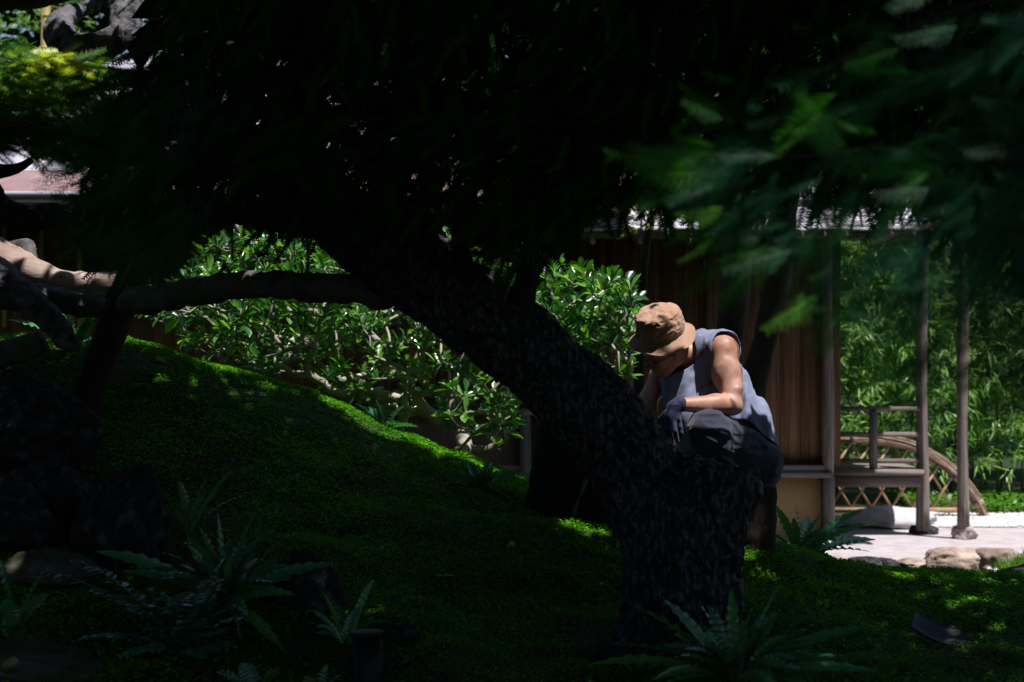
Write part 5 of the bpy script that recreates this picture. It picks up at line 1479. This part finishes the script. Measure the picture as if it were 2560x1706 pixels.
v, f = glove(Wr, fing, [(rj(0, -.01, -.03), rj(-.02, -.03, -.085), .028, .022), (rj(.01, -.01, -.03), rj(.02, -.03, -.085), .028, .02)], (rj(0, 0, .03), rj(0, -.004, -.015)))
mk_obj('glove', mk_mesh('glove', v, f, True), M['glove'], man)

# --- bucket hat
ha = nrm((-.20, -.44, .87)); hx = nrm(np.array([1, 0, 0]) - ha * ha[0]); hy = np.cross(ha, hx)
hc = P(1652, 829, 7.97)
prof = np.array([(.159, -.037), (.151, -.032), (.140, -.024), (.128, -.015), (.117, -.006), (.112, -.001), (.1105, .012), (.109, .03), (.1065, .05), (.1035, .07), (.099, .088), (.0945, .099), (.088, .105), (.07, .1105), (.045, .114), (.02, .1155), (.001, .116)])
pr = resample(np.hstack([prof, np.zeros((len(prof), 1))]), .0028)[:, :2]
na = 200; A_ = np.linspace(0, 2 * PI, na, endpoint=False)
RR, TT = np.meshgrid(np.arange(len(pr)), A_, indexing='ij')
r_ = pr[RR, 0]; h_ = pr[RR, 1]
ux = np.stack([np.cos(TT), np.sin(TT)], -1)
crown = np.clip((h_ + .002) / .02, 0, 1) * np.clip((.116 - h_) / .02 + .35, 0, 1)
pp_ = np.stack([ux[..., 0] * 2.2, ux[..., 1] * 2.2, h_ * 26], -1).reshape(-1, 3)
wr = (1 - np.abs(2 * fbm(pp_ + 3, 3) - 1) * 2.2).reshape(r_.shape)
wr2 = (fbm(np.stack([ux[..., 0] * r_ * 32, ux[..., 1] * r_ * 32, h_ * 30], -1).reshape(-1, 3) + 8, 2) - .5).reshape(r_.shape)
top = np.clip((h_ - .09) / .02, 0, 1)
rr = r_ + crown * (1 - top) * (.0095 * wr) + crown * .006 * wr2
hh = h_ - top * (.010 * np.clip(wr2 * 2, -1, 1)) + crown * .004 * wr
brim = np.clip((.0 - h_) / .006, 0, 1)
hh = hh + brim * (.0016 * np.sin(r_ * 2 * PI / .0078) + .012 * np.sin(TT * 2 + .6) * (r_ - .11) / .045 + .0035 * np.sin(TT * 5 + 1) * (r_ - .11) / .045)
seam = np.exp(-((h_ - .098) / .0022) ** 2) * .0022 + np.exp(-((h_ - .004) / .002) ** 2) * .0012
rr = rr + seam
V = hc + hx * (rr * ux[..., 0])[..., None] + hy * (rr * ux[..., 1])[..., None] + ha * hh[..., None]
i, j = np.meshgrid(np.arange(len(pr) - 1), np.arange(na), indexing='ij'); j2 = (j + 1) % na
ff = np.stack([i * na + j, i * na + j2, (i + 1) * na + j2, (i + 1) * na + j], -1).reshape(-1, 4)
V2 = V.reshape(-1, 3); nb_ = int(np.sum(pr[:, 1] < .0)) 
inn = (hc + hx * ((rr - .004) * ux[..., 0])[..., None] + hy * ((rr - .004) * ux[..., 1])[..., None] + ha * (hh - .004)[..., None]).reshape(-1, 3)
o_ = len(V2); jj = np.arange(na); edge = np.stack([jj, (jj + 1) % na, (jj + 1) % na + o_, jj + o_], 1)
mk_obj('bucket_hat', mk_mesh('bucket_hat', np.vstack([V2, inn]), [ff, ff[:, ::-1] + o_, edge[:, ::-1]], True), M['hat'], man, label='tan bucket hat with stitched brim and a small blue side tag')
# blue tag at the band, left of the crown
from mathutils.bvhtree import BVHTree
def ray_px(me_o, px, py):
    co = np.empty(len(me_o.data.vertices) * 3); me_o.data.vertices.foreach_get("co", co); co = co.reshape(-1, 3) + np.array(me_o.location) + np.array(me_o.parent.location)
    t = BVHTree.FromPolygons([Vector(c_) for c_ in co], [tuple(p_.vertices) for p_ in me_o.data.polygons])
    return t
hat = [o for o in man.children if o.name.startswith('bucket_hat')][0]
th = ray_px(hat, 0, 0)
def hit(tree, px, py):
    o_ = Vector((0, 0, CZ)); d_ = Vector(P(px, py, 1.0)) - o_
    h = tree.ray_cast(o_, d_.normalized()); return (None, None) if h[0] is None else (np.array(h[0]), np.array(h[1]))
pz, nz = hit(th, 1589, 838)
if pz is not None:
    if nz[1] > 0: nz = -nz
    q = MB(); c4 = []
    for a_, b_ in ((1583, 832), (1589, 831), (1596, 845), (1589, 848)):
        g_, _ = hit(th, a_, b_); g_ = pz if g_ is None else g_; c4.append(g_ + np.array([0, -.004, .001]))
    c4 = np.array(c4); q.add(np.vstack([c4, c4 + [0, .003, 0]]), np.array([[0, 1, 2, 3], [7, 6, 5, 4], [0, 4, 5, 1], [1, 5, 6, 2], [2, 6, 7, 3], [3, 7, 4, 0]]))
    q.obj('hat_tag', M['tagblue'], hat)
# --- spectacles
q = MB()
for s in (1, -1):
    ca = hp(.106, .034 * s, -.002); a_ = np.linspace(0, 2 * PI, 21)
    q.tube(ca + HS * (np.cos(a_) * .025)[:, None] + HU * (np.sin(a_) * .019)[:, None], .0022, 6, cap=False)
    q.tube([hp(.104, .058 * s, .004), hp(.06, .078 * s, .004), hp(.0, .083 * s, .002), hp(-.02, .084 * s, -.01)], .0024, 6)
q.tube([hp(.107, -.010, .002), hp(.112, 0, .004), hp(.107, .010, .002)], .002, 6)
q.obj('spectacles', M['specs'], man, smooth=True)
# --- embroidered words on the chest
cu = bpy.data.curves.new('words', 'FONT'); cu.body = 'Sid Dad'; cu.size = 1; cu.shear = .35; cu.offset = .012
to = bpy.data.objects.new('words', cu)
tm = bpy.data.meshes.new_from_object(to)
co = np.empty(len(tm.vertices) * 3); tm.vertices.foreach_get("co", co); co = co.reshape(-1, 3)
ts = ray_px(shirt, 0, 0)
w_ = co[:, 0].max(); co[:, 0] /= w_
new = []
for x_, y_, _ in co:
    px = 1749 + x_ * 35; py = 976 - x_ * 18 - y_ * 16
    g_, _n = hit(ts, px, py); new.append(None if g_ is None else g_ + np.array([0, -.006, 0]))
ok = [n_ for n_ in new if n_ is not None]
if ok:
    my = np.median([n_[1] for n_ in ok])
    out_ = [(n_ if n_ is not None else P(1751 + c_[0] * 31, 974 - c_[0] * 17 - c_[1] * 13, my)) for n_, c_ in zip(new, co)]
    fc = [list(p_.vertices) for p_ in tm.polygons]
    me = bpy.data.meshes.new('embroidery'); me.from_pydata([tuple(o_) for o_ in out_], [], fc); me.update()
    mk_obj('embroidery', me, M['redthread'], shirt)
bpy.data.objects.remove(to); bpy.data.curves.remove(cu)
